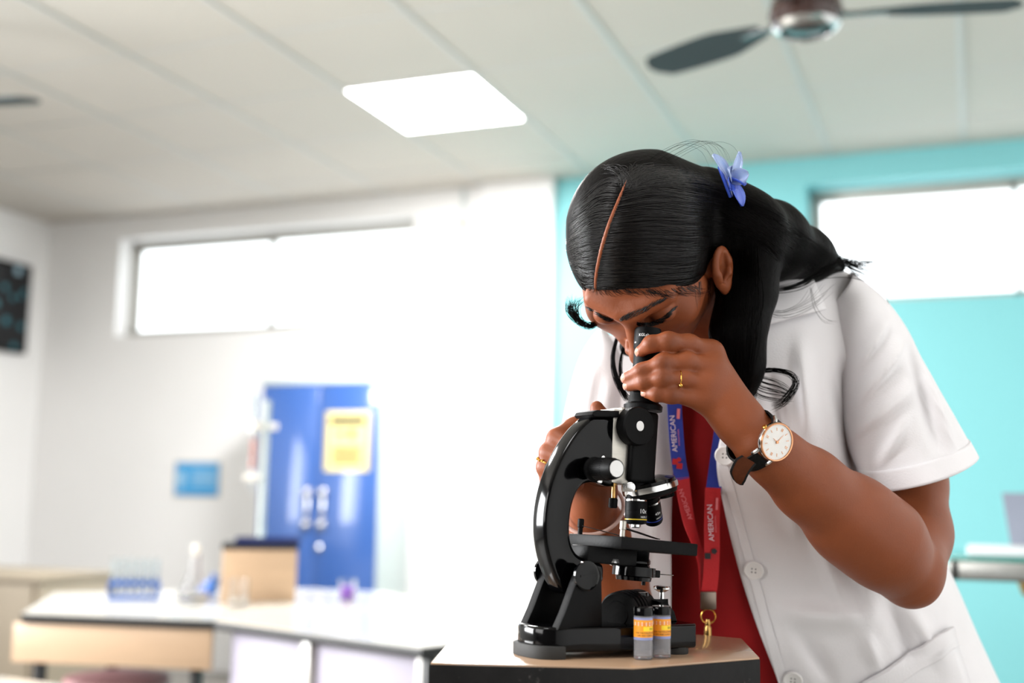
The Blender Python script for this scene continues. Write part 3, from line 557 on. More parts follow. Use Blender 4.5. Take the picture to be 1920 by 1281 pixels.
# stage
YS = -.046; c0, c1, ct = mt(1166, 1006, YS), mt(1309, 1023, YS), mt(1166, 1030, YS)
stz = c0[2]; G().add(box((c0[0], YS, ct[2]), (c1[0], -YS, stz), .0012, R=RT, o=JW)).build('stage', M['blackmatte'], mic)
br = mt(1066, 1026, 0); G().add(box((mt(1085, 1040, 0)[0], -.016, ct[2]-.016), (c0[0]+.045, .016, ct[2]+.001), .002, R=RT, o=JW)).build('stage_bracket', M['blackmatte'], mic)
p1_ = A3([c0[0]+.006, YS+.007, stz]); zc = mt(1170, 976, p1_[1])[2]
def clip(p, h, dirx, diry, L, m, name):
    p = A3(p); e = G().add(lathe([(.0026, -.001), (.0026, h*.42), (.0034, h*.45), (.0034, h*.95), (.0026, h)], wt_(p), ZTt, 16)).build('clip_post', m, mic)
    n = 14; V = []; d = A3([dirx, diry, 0.]); d /= np.linalg.norm(d); s = A3([-d[1], d[0], 0])
    for i in range(n):
        t = i/(n-1); z = h*.45*(1-t)**1.6+.0012+.004*math.sin(t*math.pi)*.3; w_ = .0042*(1-.45*t)
        for sg, up in ((-1, 0), (1, 0), (1, .0007), (-1, .0007)): V.append(wt_(p+d*L*t+s*sg*w_+A3([0, 0, z+up])))
    Fc = [(i*4+k, i*4+(k+1) % 4, i*4+4+(k+1) % 4, i*4+4+k) for i in range(n-1) for k in range(4)]+[(3, 2, 1, 0), tuple((n-1)*4+k for k in range(4))]
    mk('clip_spring', V, Fc, M['blackgloss'], e)
clip(p1_, zc-stz, 1, .28, .062, M['steel'], 'a'); p2_ = A3([c0[0]+.006, -YS-.012, stz]); clip(p2_, zc-stz, 1, -.2, .055, M['blackmatte'], 'b')
# condenser below stage
qc = mt(1190, 1050, 0); xc = qc[0]; zf2 = lambda y: mt(1190, y, 0)[2]
G().add(lathe([(.0150, ct[2]), (.0150, zf2(1046)), (.0165, zf2(1050)), (.0165, zf2(1056)), (.0155, zf2(1058)), (.0165, zf2(1062)), (.0225, zf2(1063)), (.0228, zf2(1080)), (.019, zf2(1082)), (.018, zf2(1089)), (.0, zf2(1089))][::-1], wt_((xc, 0, 0)), ZTt, 36)).build('condenser', M['blackgloss'], mic)
G().add(cyl(wt_((xc+.004, -.012, zf2(1088))), wt_((xc+.004, -.012, zf2(1096))), .0022, 10)).add(box((xc+.017, -.012, zf2(1080)), (xc+.026, .0, zf2(1066)), .001, R=RT, o=JW)).build('diaphragm_lever', M['blackmatte'], mic)
G().add(cyl(wt_((xc+.022, -.01, zf2(1073))), wt_((xc+.04, -.016, zf2(1073))), .0005, 6)).build('lever_pin', M['chrome'], mic)
G().add(lathe([(.0, 0), (.007, 0), (.008, .004), (.0, .007)], wt_(mt(1148, 1048, -.01)), -ZTt, 16)).build('stage_screw', M['chrome'], mic)
# lamp: ribbed collector and lamp housing on the base
lc = mu(1190, 1146, 0); lz = lc[2]
k = G().add(lathe([(.0, .0285), (.0125, .028), (.013, .0272), (.0195, .0265), (.0215, .024), (.0215, .019), (.0205, .0185), (.0205, .0165), (.0222, .016), (.0222, .0125), (.0208, .012), (.0208, .010), (.0226, .0095), (.0226, .006), (.021, .0055), (.021, .0035), (.0226, .003), (.0226, -.001), (.021, -.0015), (.021, -.004), (.022, -.0045), (.022, -.022), (.0, -.022)], wu((lc[0]-.012, -.006, lz)), -MX*.9-MY*.42, 40)).build('lamp_collector', M['blackmatte'], mic)
ltop = mu(1185, 1110, 0)[2]
G().add(lathe([(.012, lz), (.0165, lz+.014), (.0165, ltop-.004), (.0158, ltop), (.0125, ltop+.0004), (.012, ltop-.001), (.0, ltop-.0015)], wu((lc[0]-.002, 0, 0)), zz, 32)).build('lamp_port', M['blackgloss'], mic)
hx0, hx1 = lc[0]+.010, x1_-.008; ht = mu(1240, 1121, 0)[2]
pr_ = [(hx0, hB-.001), (hx1+.004, hB-.001), (hx1, ht-.012), (hx1-.008, ht-.004), (hx1-.022, ht), (hx0+.008, ht), (hx0, ht-.004)]
G().add(prism([wu((x, -.026, z)) for x, z in pr_], MY*.052, .0012, 1)).build('lamp_housing', M['blackmatte'], mic)
a = wu(mu(1241, 1124, 0)); b = wu(mu(1241, 1107, 0)); G().add(cyl(a-zz*.004, b, .0026, 14)).add(lathe([(.003, -.002), (.0085, .001), (.009, .003), (.008, .0045), (.005, .0035), (.0, .003)], b, zz, 22)).build('lamp_screw', M['chrome'], mic)
# ================================================================ specimen vials
M['vialglass'] = mat('vial_plastic', (246, 246, 250), .04, trans=.86, ior=1.12); M['vlabel'] = mat('orange_label', (240, 158, 40), .5, noise=.05); M['vblue'] = mat('pale_blue_label', (140, 150, 196), .5)
M['vyel'] = mat('yellow_print', (250, 214, 40), .5); M['vred'] = mat('pink_print', (226, 120, 110), .5); M['vink'] = mat('brown_print', (60, 34, 20), .5); M['vwhite'] = mat('cream_print', (248, 226, 200), .5)
def vial(px, py, label):
    c = onz(px, py, ZT)+A3([f0[0], f0[1], 0])*.009; H = .050; e = empty('specimen_vial', c, label, 'vial', 'specimen vials on the stand'); r = .0092
    G().add(lathe([(.0, .0003), (.0080, .0003), (r, .0015), (r, H-.008), (.0078, H-.007), (.0078, .004), (.0, .0035)], c, n=32, caps=False)).build('clear_wall', M['vialglass'], e)
    G().add(lathe([(.0080, H-.009), (r*1.03, H-.008), (r*1.05, H-.0055), (r*1.05, H-.001), (r*.98, H), (.0, H)], c, n=32)).build('cap', M['blackgloss'], e)
    band = lambda n, m, z0, z1, k: G().add(lathe([(r*k, H*z0), (r*k, H*z1)], c, n=36, caps=False)).build(n, m, e)
    band('label_edge', M['vblue'], .38, .80, 1.006); lb = band('label_band', M['vlabel'], .43, .76, 1.012)
    x, y, a = basis(zz, -fw)
    def patch(z0, z1, a0, a1, m, k=1.02):
        V = []; n = 8
        for i in range(n+1):
            t = a0+(a1-a0)*i/n
            for z in (z0, z1): V.append(c+a*H*z+r*k*(x*math.cos(t)+y*math.sin(t)))
        mk('label_print', V, [(2*i, 2*i+2, 2*i+3, 2*i+1) for i in range(n)], m, lb, smooth=180)
    patch(.65, .72, -1.5, 1.9, M['vwhite']); patch(.55, .635, -.1, 1.3, M['vyel'])
    G().add(wrap('COLLECTION', c+zz*H*.685, zz, r*1.026, .1, .0022)).build('label_print', M['vred'], lb, smooth=0)
    G().add(wrap('BEE', c+zz*H*.59, zz, r*1.026, .85, .0022)).add(wrap('FOR THE FOLLOWING', c+zz*H*.515, zz, r*1.026, .15, .0014)).add(wrap('ARE AND SAMPLES', c+zz*H*.465, zz, r*1.026, .15, .0014)).build('label_print', M['vink'], lb, smooth=0)
vial(1208, 1239, 'clear specimen vial with orange label, the nearer of two before the microscope base')
vial(1242, 1236, 'clear specimen vial with orange label, half behind the nearer vial')
# ================================================================ the person
import openvdb as vdb
from mathutils.bvhtree import BVHTree
def Q(x, y, d): return A3([(x-960)/F*d, -(y-640.5)/F*d, -d])          # camera axes: right, up, towards the viewer
def W3(V): return np.asarray(V)@CAMR.T+C
class Field:                                        # signed-distance sculpting on a grid
    def __init__(s, lo, hi, h):
        s.lo = A3(lo, float); s.h = h; s.n = np.ceil((A3(hi)-lo)/h).astype(int)+1; s.a = np.full(s.n, .05, np.float32)
    def block(s, bb):
        i0 = np.maximum(0, np.floor((bb[0]-s.lo)/s.h).astype(int)); i1 = np.minimum(s.n, np.ceil((bb[1]-s.lo)/s.h).astype(int)+1)
        sl = tuple(slice(a, max(a, b)) for a, b in zip(i0, i1)); g = [s.lo[k]+s.h*np.arange(i0[k], max(i0[k], i1[k])) for k in range(3)]
        return sl, np.meshgrid(*g, indexing='ij', sparse=True)
    def put(s, fn, bb, k=.004, sub=False):
        m = k+.012; bb = (A3(bb[0])-m, A3(bb[1])+m); sl, (X, Y, Z) = s.block(bb); a = s.a[sl]
        if a.size == 0: return
        d = fn(X, Y, Z).astype(np.float32)
        if sub: h = np.clip(k-np.abs(a+d), 0, None)/k; s.a[sl] = np.maximum(a, -d)+h*h*k*.25
        else: h = np.clip(k-np.abs(a-d), 0, None)/k; s.a[sl] = np.minimum(a, d)-h*h*k*.25
    def cone(s, p, q, r1, r2, k=.004, sub=False):
        p, q = A3(p, float), A3(q, float); R = max(r1, r2); s.put(conef(p, q, r1, r2), (np.minimum(p, q)-R, np.maximum(p, q)+R), k, sub)
    def chain(s, pts, k=.004, ki=.006):              # one limb or finger: segments blended among themselves first
        ps = [A3(p[0], float) for p in pts]; rs = [p[1] for p in pts]; R = max(rs)
        fs = [conef(ps[i], ps[i+1], rs[i], rs[i+1]) for i in range(len(ps)-1)]
        def fn(X, Y, Z):
            d = fs[0](X, Y, Z)
            for f in fs[1:]: e = f(X, Y, Z); h = np.clip(ki-np.abs(d-e), 0, None)/ki; d = np.minimum(d, e)-h*h*ki*.25
            return d
        s.put(fn, (np.min(ps, 0)-R, np.max(ps, 0)+R), k)
    def ell(s, c, rad, R=np.eye(3), k=.004, sub=False):
        c = A3(c, float); rad = A3(rad, float); ext = np.sqrt(((R*rad)**2).sum(1)); s.put(ellf(c, rad, R), (c-ext, c+ext), k, sub)
    def mesh(s):
        g = vdb.FloatGrid(.05); g.copyFromArray(s.a); p, q = g.convertToQuads(0.0); return s.lo+p*s.h, q[:, ::-1].astype(int)
def conef(p, q, r1, r2):
    ab = q-p; L2 = float(ab@ab)+1e-12
    def fn(X, Y, Z):
        x, y, z = X-p[0], Y-p[1], Z-p[2]; t = np.clip((x*ab[0]+y*ab[1]+z*ab[2])/L2, 0, 1)
        return np.sqrt((x-t*ab[0])**2+(y-t*ab[1])**2+(z-t*ab[2])**2)-(r1+t*(r2-r1))
    return fn
def ellf(c, rad, R):
    def fn(X, Y, Z):
        x, y, z = X-c[0], Y-c[1], Z-c[2]; k0 = 0; k1 = 0
        for i in range(3):
            u = (x*R[0, i]+y*R[1, i]+z*R[2, i]); k0 = k0+(u/rad[i])**2; k1 = k1+(u/rad[i]**2)**2
        k0 = np.sqrt(k0); return k0*(k0-1)/np.sqrt(k1+1e-9)
    return fn
# head axes in camera axes: L = the person's left, Fv = face direction, U = crown
HL = A3([.93, .03, .366]); HF = A3([-.146, -.883, .437]); HL /= np.linalg.norm(HL); HF -= HL*(HF@HL); HF /= np.linalg.norm(HF); HU = np.cross(HL, HF); HU *= np.sign(HU[2])
HR = np.stack([HL, HF, HU], 1); HC = Q(1200, 474, 1.316)
def H(l, f, u): return HC+HR@A3([l, f, u], float)
fld = Field((.0, -.44, -1.70), (.57, .24, -1.13), .0015)
cone = fld.cone
# --- torso, neck, shoulders
cone(Q(1385, 640, 1.52), Q(1400, 1250, 1.60), .075, .085, .03)
cone(Q(1385, 660, 1.54), Q(1590, 655, 1.53), .05, .036, .03); cone(Q(1385, 660, 1.54), Q(1160, 730, 1.55), .05, .034, .03)
cone(H(0, -.02, -.05), Q(1380, 590, 1.47), .048, .055, .03)
# --- head
E3 = HR
fld.ell(H(0, -.012, .012), (.0695, .083, .087), E3, .02)
fld.ell(H(0, .034, -.035), (.060, .056, .066), E3, .03)
for s in (-1, 1):
    cone(H(s*.052, .002, -.062), H(s*.012, .074, -.100), .020, .016, .025)
    cone(H(s*.046, .054, -.030), H(s*.05, .03, -.028), .017, .017, .02)
    cone(H(s*.012, .0855, .014), H(s*.042, .069, .020), .0085, .008, .02)
cone(H(0, .078, -.098), H(0, .079, -.102), .014, .013, .02)
fld.ell(H(0, .074, -.068), (.026, .016, .022), E3, .02)
for s in (-1, 1): fld.ell(H(s*.033, .094, -.002), (.018, .011, .0125), E3, .014, sub=True)
for s in (-1, 1): fld.ell(H(s*.032, .0755, -.003), (.0145, .0115, .0118), E3, .003)
fld.chain([(H(0, .087, .010), .0075), (H(0, .096, -.012), .0075), (H(0, .1105, -.033), .0085), (H(0, .1115, -.038), .0098)], .010)
for s in (-1, 1):
    cone(H(s*.011, .101, -.041), H(s*.0135, .094, -.043), .0068, .0055, .006)
    fld.ell(H(s*.0065, .105, -.0475), (.0036, .006, .003), E3, .002, sub=True)
for u, f, r in ((-.066, .0905, .0058), (-.076, .0895, .0066)): fld.chain([(H(-.022, f-.010, u+.002*(u > -.07)-.001), r*.5), (H(-.008, f-.001, u+.001), r), (H(.008, f-.001, u+.001), r), (H(.022, f-.010, u-.001), r*.5)], .005)
# --- ears
for s in (-1, 1):
    ec = H(s*.0880, .010, -.027) if s > 0 else H(s*.072, -.01, -.03); ax = HU*.92-HF*.40; ax /= np.linalg.norm(ax); sd = HF*.78+HU*.2-HL*s*.32; sd = sd-ax*(sd@ax); sd /= np.linalg.norm(sd); nn = np.cross(ax, sd); nn *= np.sign(nn@(HL*s))
    Re = np.stack([ax, sd, nn], 1); fld.ell(ec, (.0285, .0180, .0075), Re, .005)
    cone(ec-nn*.022-sd*.002, ec-nn*.002-sd*.002, .015, .011, .006)
    fld.ell(ec+nn*.0078+sd*.0005+ax*.003, (.0225, .0118, .0078), Re, .003, sub=True); fld.ell(ec+nn*.004+sd*.004-ax*.004, (.011, .008, .008), Re, .003, sub=True)
    fld.chain([(ec+ax*.018-sd*.007+nn*.0035, .002), (ec+ax*.006-sd*.0085+nn*.004, .0026), (ec-ax*.008-sd*.006+nn*.0035, .0026), (ec-ax*.013+sd*.002+nn*.002, .002)], .003)
    fld.ell(ec-ax*.026+nn*.001, (.0085, .0085, .0055), Re, .005); cone(ec+sd*.013+nn*.003, ec+sd*.012-ax*.006+nn*.003, .0035, .003, .004)
# --- left arm (towards the viewer)
SH = Q(1600, 650, 1.50); EL = Q(1701, 1062, 1.335); WR = Q(1420, 829, 1.235)
fld.chain([(SH, .034), (Q(1660, 780, 1.452), .036), (Q(1699, 905, 1.425), .0445), (Q(1708, 1000, 1.388), .0435), (EL, .0425)], .02, .02)
fa = lambda t: EL*(1-t)+WR*t
fld.chain([(EL+A3([.004, -.012, 0]), .036), (fa(.2)+A3([0, .002, .004]), .0450), (fa(.40), .0435), (fa(.68), .0335), (fa(.9), .0252), (WR, .0228)], .004, .03)
def QH(x, y, d): return Q(x, y, d+.022)
# --- left hand wrapped round the eyepiece
MC = [QH(1332, 662, 1.236), QH(1334, 692, 1.222), QH(1328, 722, 1.216), QH(1318, 750, 1.217)]
for m, r in zip(MC, (.0125, .0130, .0125, .0115)): cone(QH(1402, 806, 1.216)*.8+m*.2+A3([0, 0, -.004]), m+A3([0, 0, -.003]), .0165, r, .016)
cone(WR, QH(1375, 775, 1.220), .0235, .020, .012); cone(QH(1385, 790, 1.222), QH(1335, 715, 1.234), .020, .0165, .016)
FING = [[(MC[0], .0112), (QH(1292, 645, 1.222), .0098), (QH(1253, 641, 1.213), .0098), (QH(1221, 645, 1.215), .0083), (QH(1203, 658, 1.226), .0066)],
        [(MC[1], .0118), (QH(1288, 678, 1.211), .0094), (QH(1243, 681, 1.207), .0090), (QH(1203, 696, 1.214), .0078), (QH(1177, 708, 1.228), .0066)],
        [(MC[2], .0114), (QH(1285, 711, 1.208), .0089), (QH(1243, 709, 1.205), .0090), (QH(1208, 716, 1.212), .0078), (QH(1181, 723, 1.227), .0065)],
        [(MC[3], .0105), (QH(1288, 744, 1.210), .0083), (QH(1258, 740, 1.207), .0084), (QH(1232, 739, 1.207), .0074), (QH(1214, 737, 1.214), .0060)]]
for f in FING: fld.chain(f, .0035, .006)
for f in FING: fld.ell(f[2][0]+A3([0, 0, .0035]), (.0085, .0074, .0066), np.eye(3), .007); fld.ell(f[0][0]+A3([0, .001, .0025]), (.011, .0095, .010), np.eye(3), .014)
fld.chain([(QH(1385, 778, 1.230), .016), (QH(1335, 728, 1.268), .0135), (QH(1285, 695, 1.289), .0110), (QH(1240, 682, 1.291), .0085)], .012, .01)
# --- right arm and hand (behind the microscope)
SR = Q(1155, 745, 1.545); ER = Q(1178, 1215, 1.50); RW = Q(1108, 945, 1.315)
fld.chain([(SR, .034), (SR*.5+ER*.5, .038), (ER, .038)], .02, .02)
fr = lambda t: ER*(1-t)+RW*t
fld.chain([(ER, .036), (fr(.25), .0415), (fr(.5), .038), (fr(.8), .029), (RW, .0265)], .012, .03)
RM = [Q(1078, 806, 1.302), Q(1062, 830, 1.306), Q(1056, 858, 1.310), Q(1056, 886, 1.312)]
for m, r in zip(RM, (.0135, .0135, .013, .012)): cone(Q(1110, 915, 1.310), m, .020, r, .016)
for m, kx in zip(RM, ((1046, 824), (1032, 850), (1027, 876), (1034, 900))):
    fld.chain([(m, .0145), (Q(kx[0], kx[1], 1.283), .0118), (Q(kx[0]+26, kx[1]+12, 1.264), .009), (Q(kx[0]+48, kx[1]+8, 1.262), .0078)], .004, .006)
fld.chain([(Q(1120, 890, 1.306), .016), (Q(1140, 830, 1.300), .0125), (Q(1126, 786, 1.296), .0105), (Q(1119, 764, 1.296), .0072)], .01, .008)
# ---------------------------------------------------------------- hair field
hf = Field((.06, -.14, -1.62), (.46, .24, -1.13), .0020)
hf.ell(H(0, -.012, .012), (.080, .0925, .0975), E3, .01)
hf.cone(Q(1235, 396, 1.335), Q(1318, 390, 1.345), .064, .047, .03)
hf.chain([(Q(1372, 428, 1.345), .040), (Q(1440, 452, 1.40), .043), (Q(1510, 480, 1.45), .029), (Q(1570, 499, 1.48), .010)], .03, .03)
hf.chain([(Q(1395, 440, 1.335), .05), (Q(1400, 540, 1.345), .034)], .025, .03)
nF, nU = .876, -.482
def facecut(X, Y, Z):                              # region in front of the hairline
    x, y, z = X-HC[0], Y-HC[1], Z-HC[2]; l = x*HL[0]+y*HL[1]+z*HL[2]; f = x*HF[0]+y*HF[1]+z*HF[2]; u = x*HU[0]+y*HU[1]+z*HU[2]
    d = .0418-(f*nF+u*nU)+.10*np.clip(np.abs(l)-.05, 0, .05); back = (.100-f*0-0)+0*l
    return np.maximum(d, np.maximum(-(l+.115), np.maximum(l-.115, np.maximum(-u-.16, f-.2))))
hf.put(facecut, (HC-.17, HC+.17), .010, sub=True)
for s in (1,):
    ec = H(s*.0880, .010, -.027); hf.ell(ec+HF*.014+HL*.014, (.024, .032, .026), E3, .006, sub=True)
hf.chain([(H(-.045, -.04, -.02), .042), (H(-.05, -.055, -.08), .038), (Q(1215, 560, 1.43), .026), (Q(1180, 650, 1.41), .012)], .02, .03)
hf.chain([(H(0, -.06, -.02), .05), (H(0, -.07, -.09), .05), (H(.02, -.06, -.14), .04)], .03, .03)
hf.chain([(Q(1410, 480, 1.36), .028), (Q(1398, 560, 1.338), .026), (Q(1383, 625, 1.326), .025), (Q(1388, 690, 1.335), .021), (Q(1398, 752, 1.35), .007)], .012, .03)
hV, hQ = hf.mesh(); hW = W3(hV)
def bvh(V, Fc): return BVHTree.FromPolygons([tuple(v) for v in V], [tuple(int(i) for i in f) for f in Fc])
hair_bvh = bvh(hW, hQ)
def hit(b, x, y, off=0.):
    v = ray(x, y); v = v/np.linalg.norm(v); p, n, i, d = b.ray_cast(Vector(C), Vector(v))
    if p is None: return None, None
    n = A3(n); n = n if n@v < 0 else -n; return A3(p)+n*off, n
def Hit(b, x, y, off=0., d=1.3):
    p, n = hit(b, x, y, off); return (P(x, y, d), -fw) if p is None else (p, n)
# scalp parting: a ridge of skin that just reaches the hair surface
part = crv([(1176, 336), (1160, 375), (1142, 420), (1127, 470), (1118, 515), (1116, 552)], 60); prw = np.interp(np.linspace(0, 1, 60), [0, .25, .55, .85, 1], [.0007, .0018, .0027, .0020, .0017])
pts = []
for (x, y), r in zip(part, prw): p, n = Hit(hair_bvh, x, y); pts.append(((p-n*(r-.0007)-C)@CAMR)); 
for i in range(59): fld.cone(pts[i], pts[i+1], prw[i], prw[i+1], .002)
bV, bQ = fld.mesh(); bW = W3(bV); body_bvh = bvh(bW, bQ)
# ---------------------------------------------------------------- materials
M['skin'] = mat('brown_skin', (130, 69, 39), .48, noise=.10, scale=38, bump=.10, bscale=420, spec=.35, sss=.08)
M['hair'] = mat('black_hair', (6, 5, 5), .5, noise=.3, scale=60, spec=.06, bump=.4, bscale=160)
M['strand'] = mat('black_hair_strand', (8, 7, 7), .24, spec=.55)
M['lock'] = mat('black_hair_lock', (6, 5, 5), .5, spec=.06)
M['coat'] = mat('white_cotton', (232, 230, 232), .8, noise=.025, scale=40, bump=.25, bscale=500, sheen=.15)
M['shirt'] = mat('red_cotton', (150, 4, 10), .85, noise=.08, scale=30, bump=.25, bscale=500)
M['nail'] = mat('pink_nail', (206, 146, 126), .3, spec=.4)
M['btn'] = mat('white_button', (236, 234, 232), .3, coat=.3)
root_p = P(1420, 1100, 1.55); per = empty('person', (root_p[0], root_p[1], 0), 'person with black hair bending over the microscope, in a white coat over red', 'person')
bo_ = mk('body', bW, bQ, M['skin'], per, smooth=180)
tone = np.ones(len(bW))                              # the skin itself: darker over the finger joints
for f_ in FING:
    for k_, s_, a_ in ((2, .0075, .42), (3, .0055, .28), (0, .009, .18)):
        d2 = ((bV-(f_[k_][0]+A3([0, .001, .007])))**2).sum(1); tone -= a_*np.exp(-d2/s_**2)
at_ = bo_.data.attributes.new('tone', 'FLOAT', 'POINT'); at_.data.foreach_set('value', tone.astype(np.float32))
nt_ = M['skin'].node_tree; b_ = nt_.nodes['Principled BSDF']; an = nt_.nodes.new('ShaderNodeAttribute'); an.attribute_name = 'tone'
mx_ = nt_.nodes.new('ShaderNodeMix'); mx_.data_type = 'RGBA'; mx_.blend_type = 'MULTIPLY'; mx_.inputs[0].default_value = 1
src = b_.inputs['Base Color'].links[0].from_socket; nt_.links.new(src, mx_.inputs[6]); nt_.links.new(an.outputs['Fac'], mx_.inputs[7]); nt_.links.new(mx_.outputs[2], b_.inputs['Base Color'])
# ---------------------------------------------------------------- hair
hg = G().add((hW, hQ.tolist()))
def strands(lines, rad=.00032, taper=True, mi=1):
    for p in lines:
        n = len(p); r = rad*np.interp(np.linspace(0, 1, n), [0, .1, .75, 1], [.6, 1, .9, .25]) if taper else rad
        hg.add(ringtube(p, r, 3, caps=False), mi)
def surf(path, n, off):
    q = crv(path, n); out = []
    for i, (x, y) in enumerate(q):
        p, nn = hit(hair_bvh, x, y, off)
        if p is not None: out.append(p)
    return A3(out) if len(out) > 4 else None
pl = lambda t: A3([np.interp(t, np.linspace(0, 1, 60), part[:, k]) for k in (0, 1)])
L_ = []
for i in range(520):                               # combed from the parting towards ear and clip
    t = rng.uniform(0, 1); a = pl(t)+rng.normal(0, 1.6, 2)+A3([2.5, 0]); e = A3([np.interp(t, [0, .35, .7, 1], [1352, 1372, 1352, 1325]), np.interp(t, [0, .35, .7, 1], [352, 410, 478, 538])])+rng.normal(0, 9, 2)
    m1 = a*.68+e*.32+A3([0, np.interp(t, [0, .5, 1], [-22, -2, 10])]); m2 = a*.3+e*.7+A3([0, np.interp(t, [0, .5, 1], [-18, 4, 14])])
    k = rng.uniform(.25, 1); q = surf([a, m1, m2, e], 16, rng.uniform(.0001, .0009))
    if q is not None: L_.append(q[:max(5, int(len(q)*k))])
for i in range(330):                               # the other side, falling to the far temple
    t = rng.uniform(0, 1); a = pl(t)+rng.normal(0, 1.6, 2)-A3([2.5, 0]); e = A3([np.interp(t, [0, .4, 1], [1092, 1062, 1092]), np.interp(t, [0, .4, 1], [372, 452, 535])])+rng.normal(0, 6, 2)
    q = surf([a, a*.6+e*.4+A3([-4, np.interp(t, [0, 1], [-16, 8])]), e], 13, rng.uniform(.0001, .0009))
    if q is not None: L_.append(q)
for i in range(330):                               # over the crown
    a = A3([1178, 336])+A3([rng.uniform(-16, 14), rng.uniform(-6, 20)]); u = rng.uniform(0, 1); e = A3([1130+u*235, 322-30*math.sin(u*2.6)+u*48])+rng.normal(0, 5, 2)
    q = surf([a, a*.5+e*.5+A3([0, -10]), e], 12, rng.uniform(.0001, .0009))
    if q is not None: L_.append(q)
nA = len(L_)
for i in range(420):                               # gathered hair behind the clip
    a = A3([1366, 372])+rng.normal(0, 10, 2)+A3([0, rng.uniform(0, 50)]); u = rng.uniform(0, 1); e = A3([1480+u*90, 428+(1-u)*70+u*60])+rng.normal(0, 8, 2)
    q = surf([a, a*.6+e*.4+A3([8, -16+20*rng.uniform()]), e], 14, rng.uniform(.0002, .0014))
    if q is not None: L_.append(q)
for i in range(300):                               # fall behind the ear
    x = rng.uniform(1362, 1420); q = surf([(x+rng.normal(0, 4), rng.uniform(425, 520)), (x+6*rng.normal(), 560), (x-4+rng.normal(0, 4), 640), (x*.5+1390*.5, 735)], 14, rng.uniform(.0002, .0012))
    if q is not None: L_.append(q)
strands(L_[:nA]); strands(L_[nA:], mi=2)
def free(path, n, cnt, jit, rad=.0003, jd=.004):   # loose locks: paths of (px, py, distance)
    for i in range(cnt):
        pa = A3(path, float); j = rng.normal(0, 1, 2)*jit; g = np.linspace(.3, 1, len(pa))[:, None]
        pa[:, :2] += j*g+rng.normal(0, jit*.18, (len(pa), 2)); pa[:, 2] += rng.normal(0, jd)
        hg.add(ringtube([P(*q) for q in crv(pa, n)], rad*np.interp(np.linspace(0, 1, n), [0, .8, 1], [1, .9, .2]), 3, caps=False), 2)
free([(1130, 560, 1.34), (1118, 605, 1.33), (1092, 608, 1.32), (1072, 585, 1.315), (1072, 562, 1.31)], 18, 60, 5)
free([(1135, 575, 1.34), (1110, 612, 1.33), (1086, 600, 1.32), (1080, 575, 1.315), (1092, 560, 1.31)], 18, 26, 5)
free([(1158, 630, 1.36), (1150, 670, 1.35), (1154, 705, 1.345), (1168, 735, 1.34), (1180, 752, 1.34)], 16, 70, 3.2)
free([(1172, 640, 1.36), (1163, 680, 1.35), (1166, 712, 1.345), (1186, 740, 1.34)], 14, 20, 3)
free([(1400, 660, 1.345), (1412, 694, 1.34), (1452, 694, 1.335), (1484, 704, 1.33), (1492, 722, 1.33), (1472, 752, 1.33), (1452, 765, 1.33)], 20, 34, 4)
for k in range(5): free([(1402, 690+8*k, 1.345), (1425, 706+9*k, 1.34), (1460, 718+8*k, 1.335), (1484, 735+4*k, 1.33)], 14, 8, 3)
free([(1400, 600, 1.35), (1410, 680, 1.345), (1412, 725, 1.34), (1400, 757, 1.34)], 14, 60, 7)
free([(1420, 470, 1.36), (1480, 440, 1.40), (1530, 458, 1.44), (1570, 485, 1.455), (1600, 500, 1.45), (1640, 518, 1.45)], 18, 60, 7)
free([(1400, 540, 1.36), (1450, 545, 1.385), (1500, 535, 1.39), (1540, 512, 1.40), (1580, 490, 1.41)], 16, 36, 5)
free([(1440, 440, 1.38), (1520, 470, 1.43), (1580, 488, 1.45), (1625, 492, 1.45), (1645, 488, 1.45)], 16, 24, 6)
free([(1500, 530, 1.395), (1580, 520, 1.42), (1640, 535, 1.43), (1664, 565, 1.43), (1655, 598, 1.42), (1620, 612, 1.41)], 20, 3, 2, .0002)
free([(1520, 540, 1.39), (1528, 575, 1.375), (1545, 600, 1.37), (1566, 606, 1.37)], 12, 4, 4, .0002); free([(1420, 580, 1.37), (1470, 590, 1.365), (1520, 570, 1.37), (1550, 540, 1.39)], 14, 10, 10, .00018)
for k in range(10):
    x = 1190+rng.uniform(0, 90); free([(x-10, 300, 1.25), (x+20, 282, 1.25), (x+60, 268-6*rng.uniform(), 1.26), (x+95, 275, 1.27), (x+112, 305, 1.28)], 14, 1, 5, .00014)
def baby(x, y, dx_, dy_, n=9):                     # fine short hairs lying on the skin at the hairline
    out = []
    for t in np.linspace(0, 1, n):
        u, v = x+dx_*t, y+dy_*t+3*math.sin(t*3); p, n_ = hit(body_bvh, u, v, .0006); h_, m_ = hit(hair_bvh, u, v, .0005)
        if h_ is not None and (p is None or (h_-C)@fw < (p-C)@fw): p = h_
        if p is not None: out.append(p)
    if len(out) > 4 and max(np.linalg.norm(np.diff(out, axis=0), axis=1)) < .012: hg.add(ringtube(out, .00022*np.interp(np.linspace(0, 1, len(out)), [0, .6, 1], [1, .8, .2]), 3, caps=False), 1)
for i in range(150):
    x = rng.uniform(1088, 1335); baby(x, np.interp(x, [1088, 1120, 1240, 1335], [530, 541, 545, 528])+rng.normal(0, 2), np.interp(x, [1088, 1117, 1125, 1335], [-4, -2, 14, 26])*rng.uniform(.5, 1.6), rng.uniform(4, 15))
for i in range(22): x = rng.uniform(1300, 1336); baby(x, 530+rng.normal(0, 5), rng.uniform(-6, 10), rng.uniform(14, 50))
free([(1240, 556, 1.2), (1290, 551, 1.2), (1310, 553, 1.2), (1336, 545, 1.21)], 10, 5, 3, .00018)
hg.build('hair', [M['hair'], M['strand'], M['lock']], per, smooth=180, label='long black hair parted on top and gathered behind the blue clip')
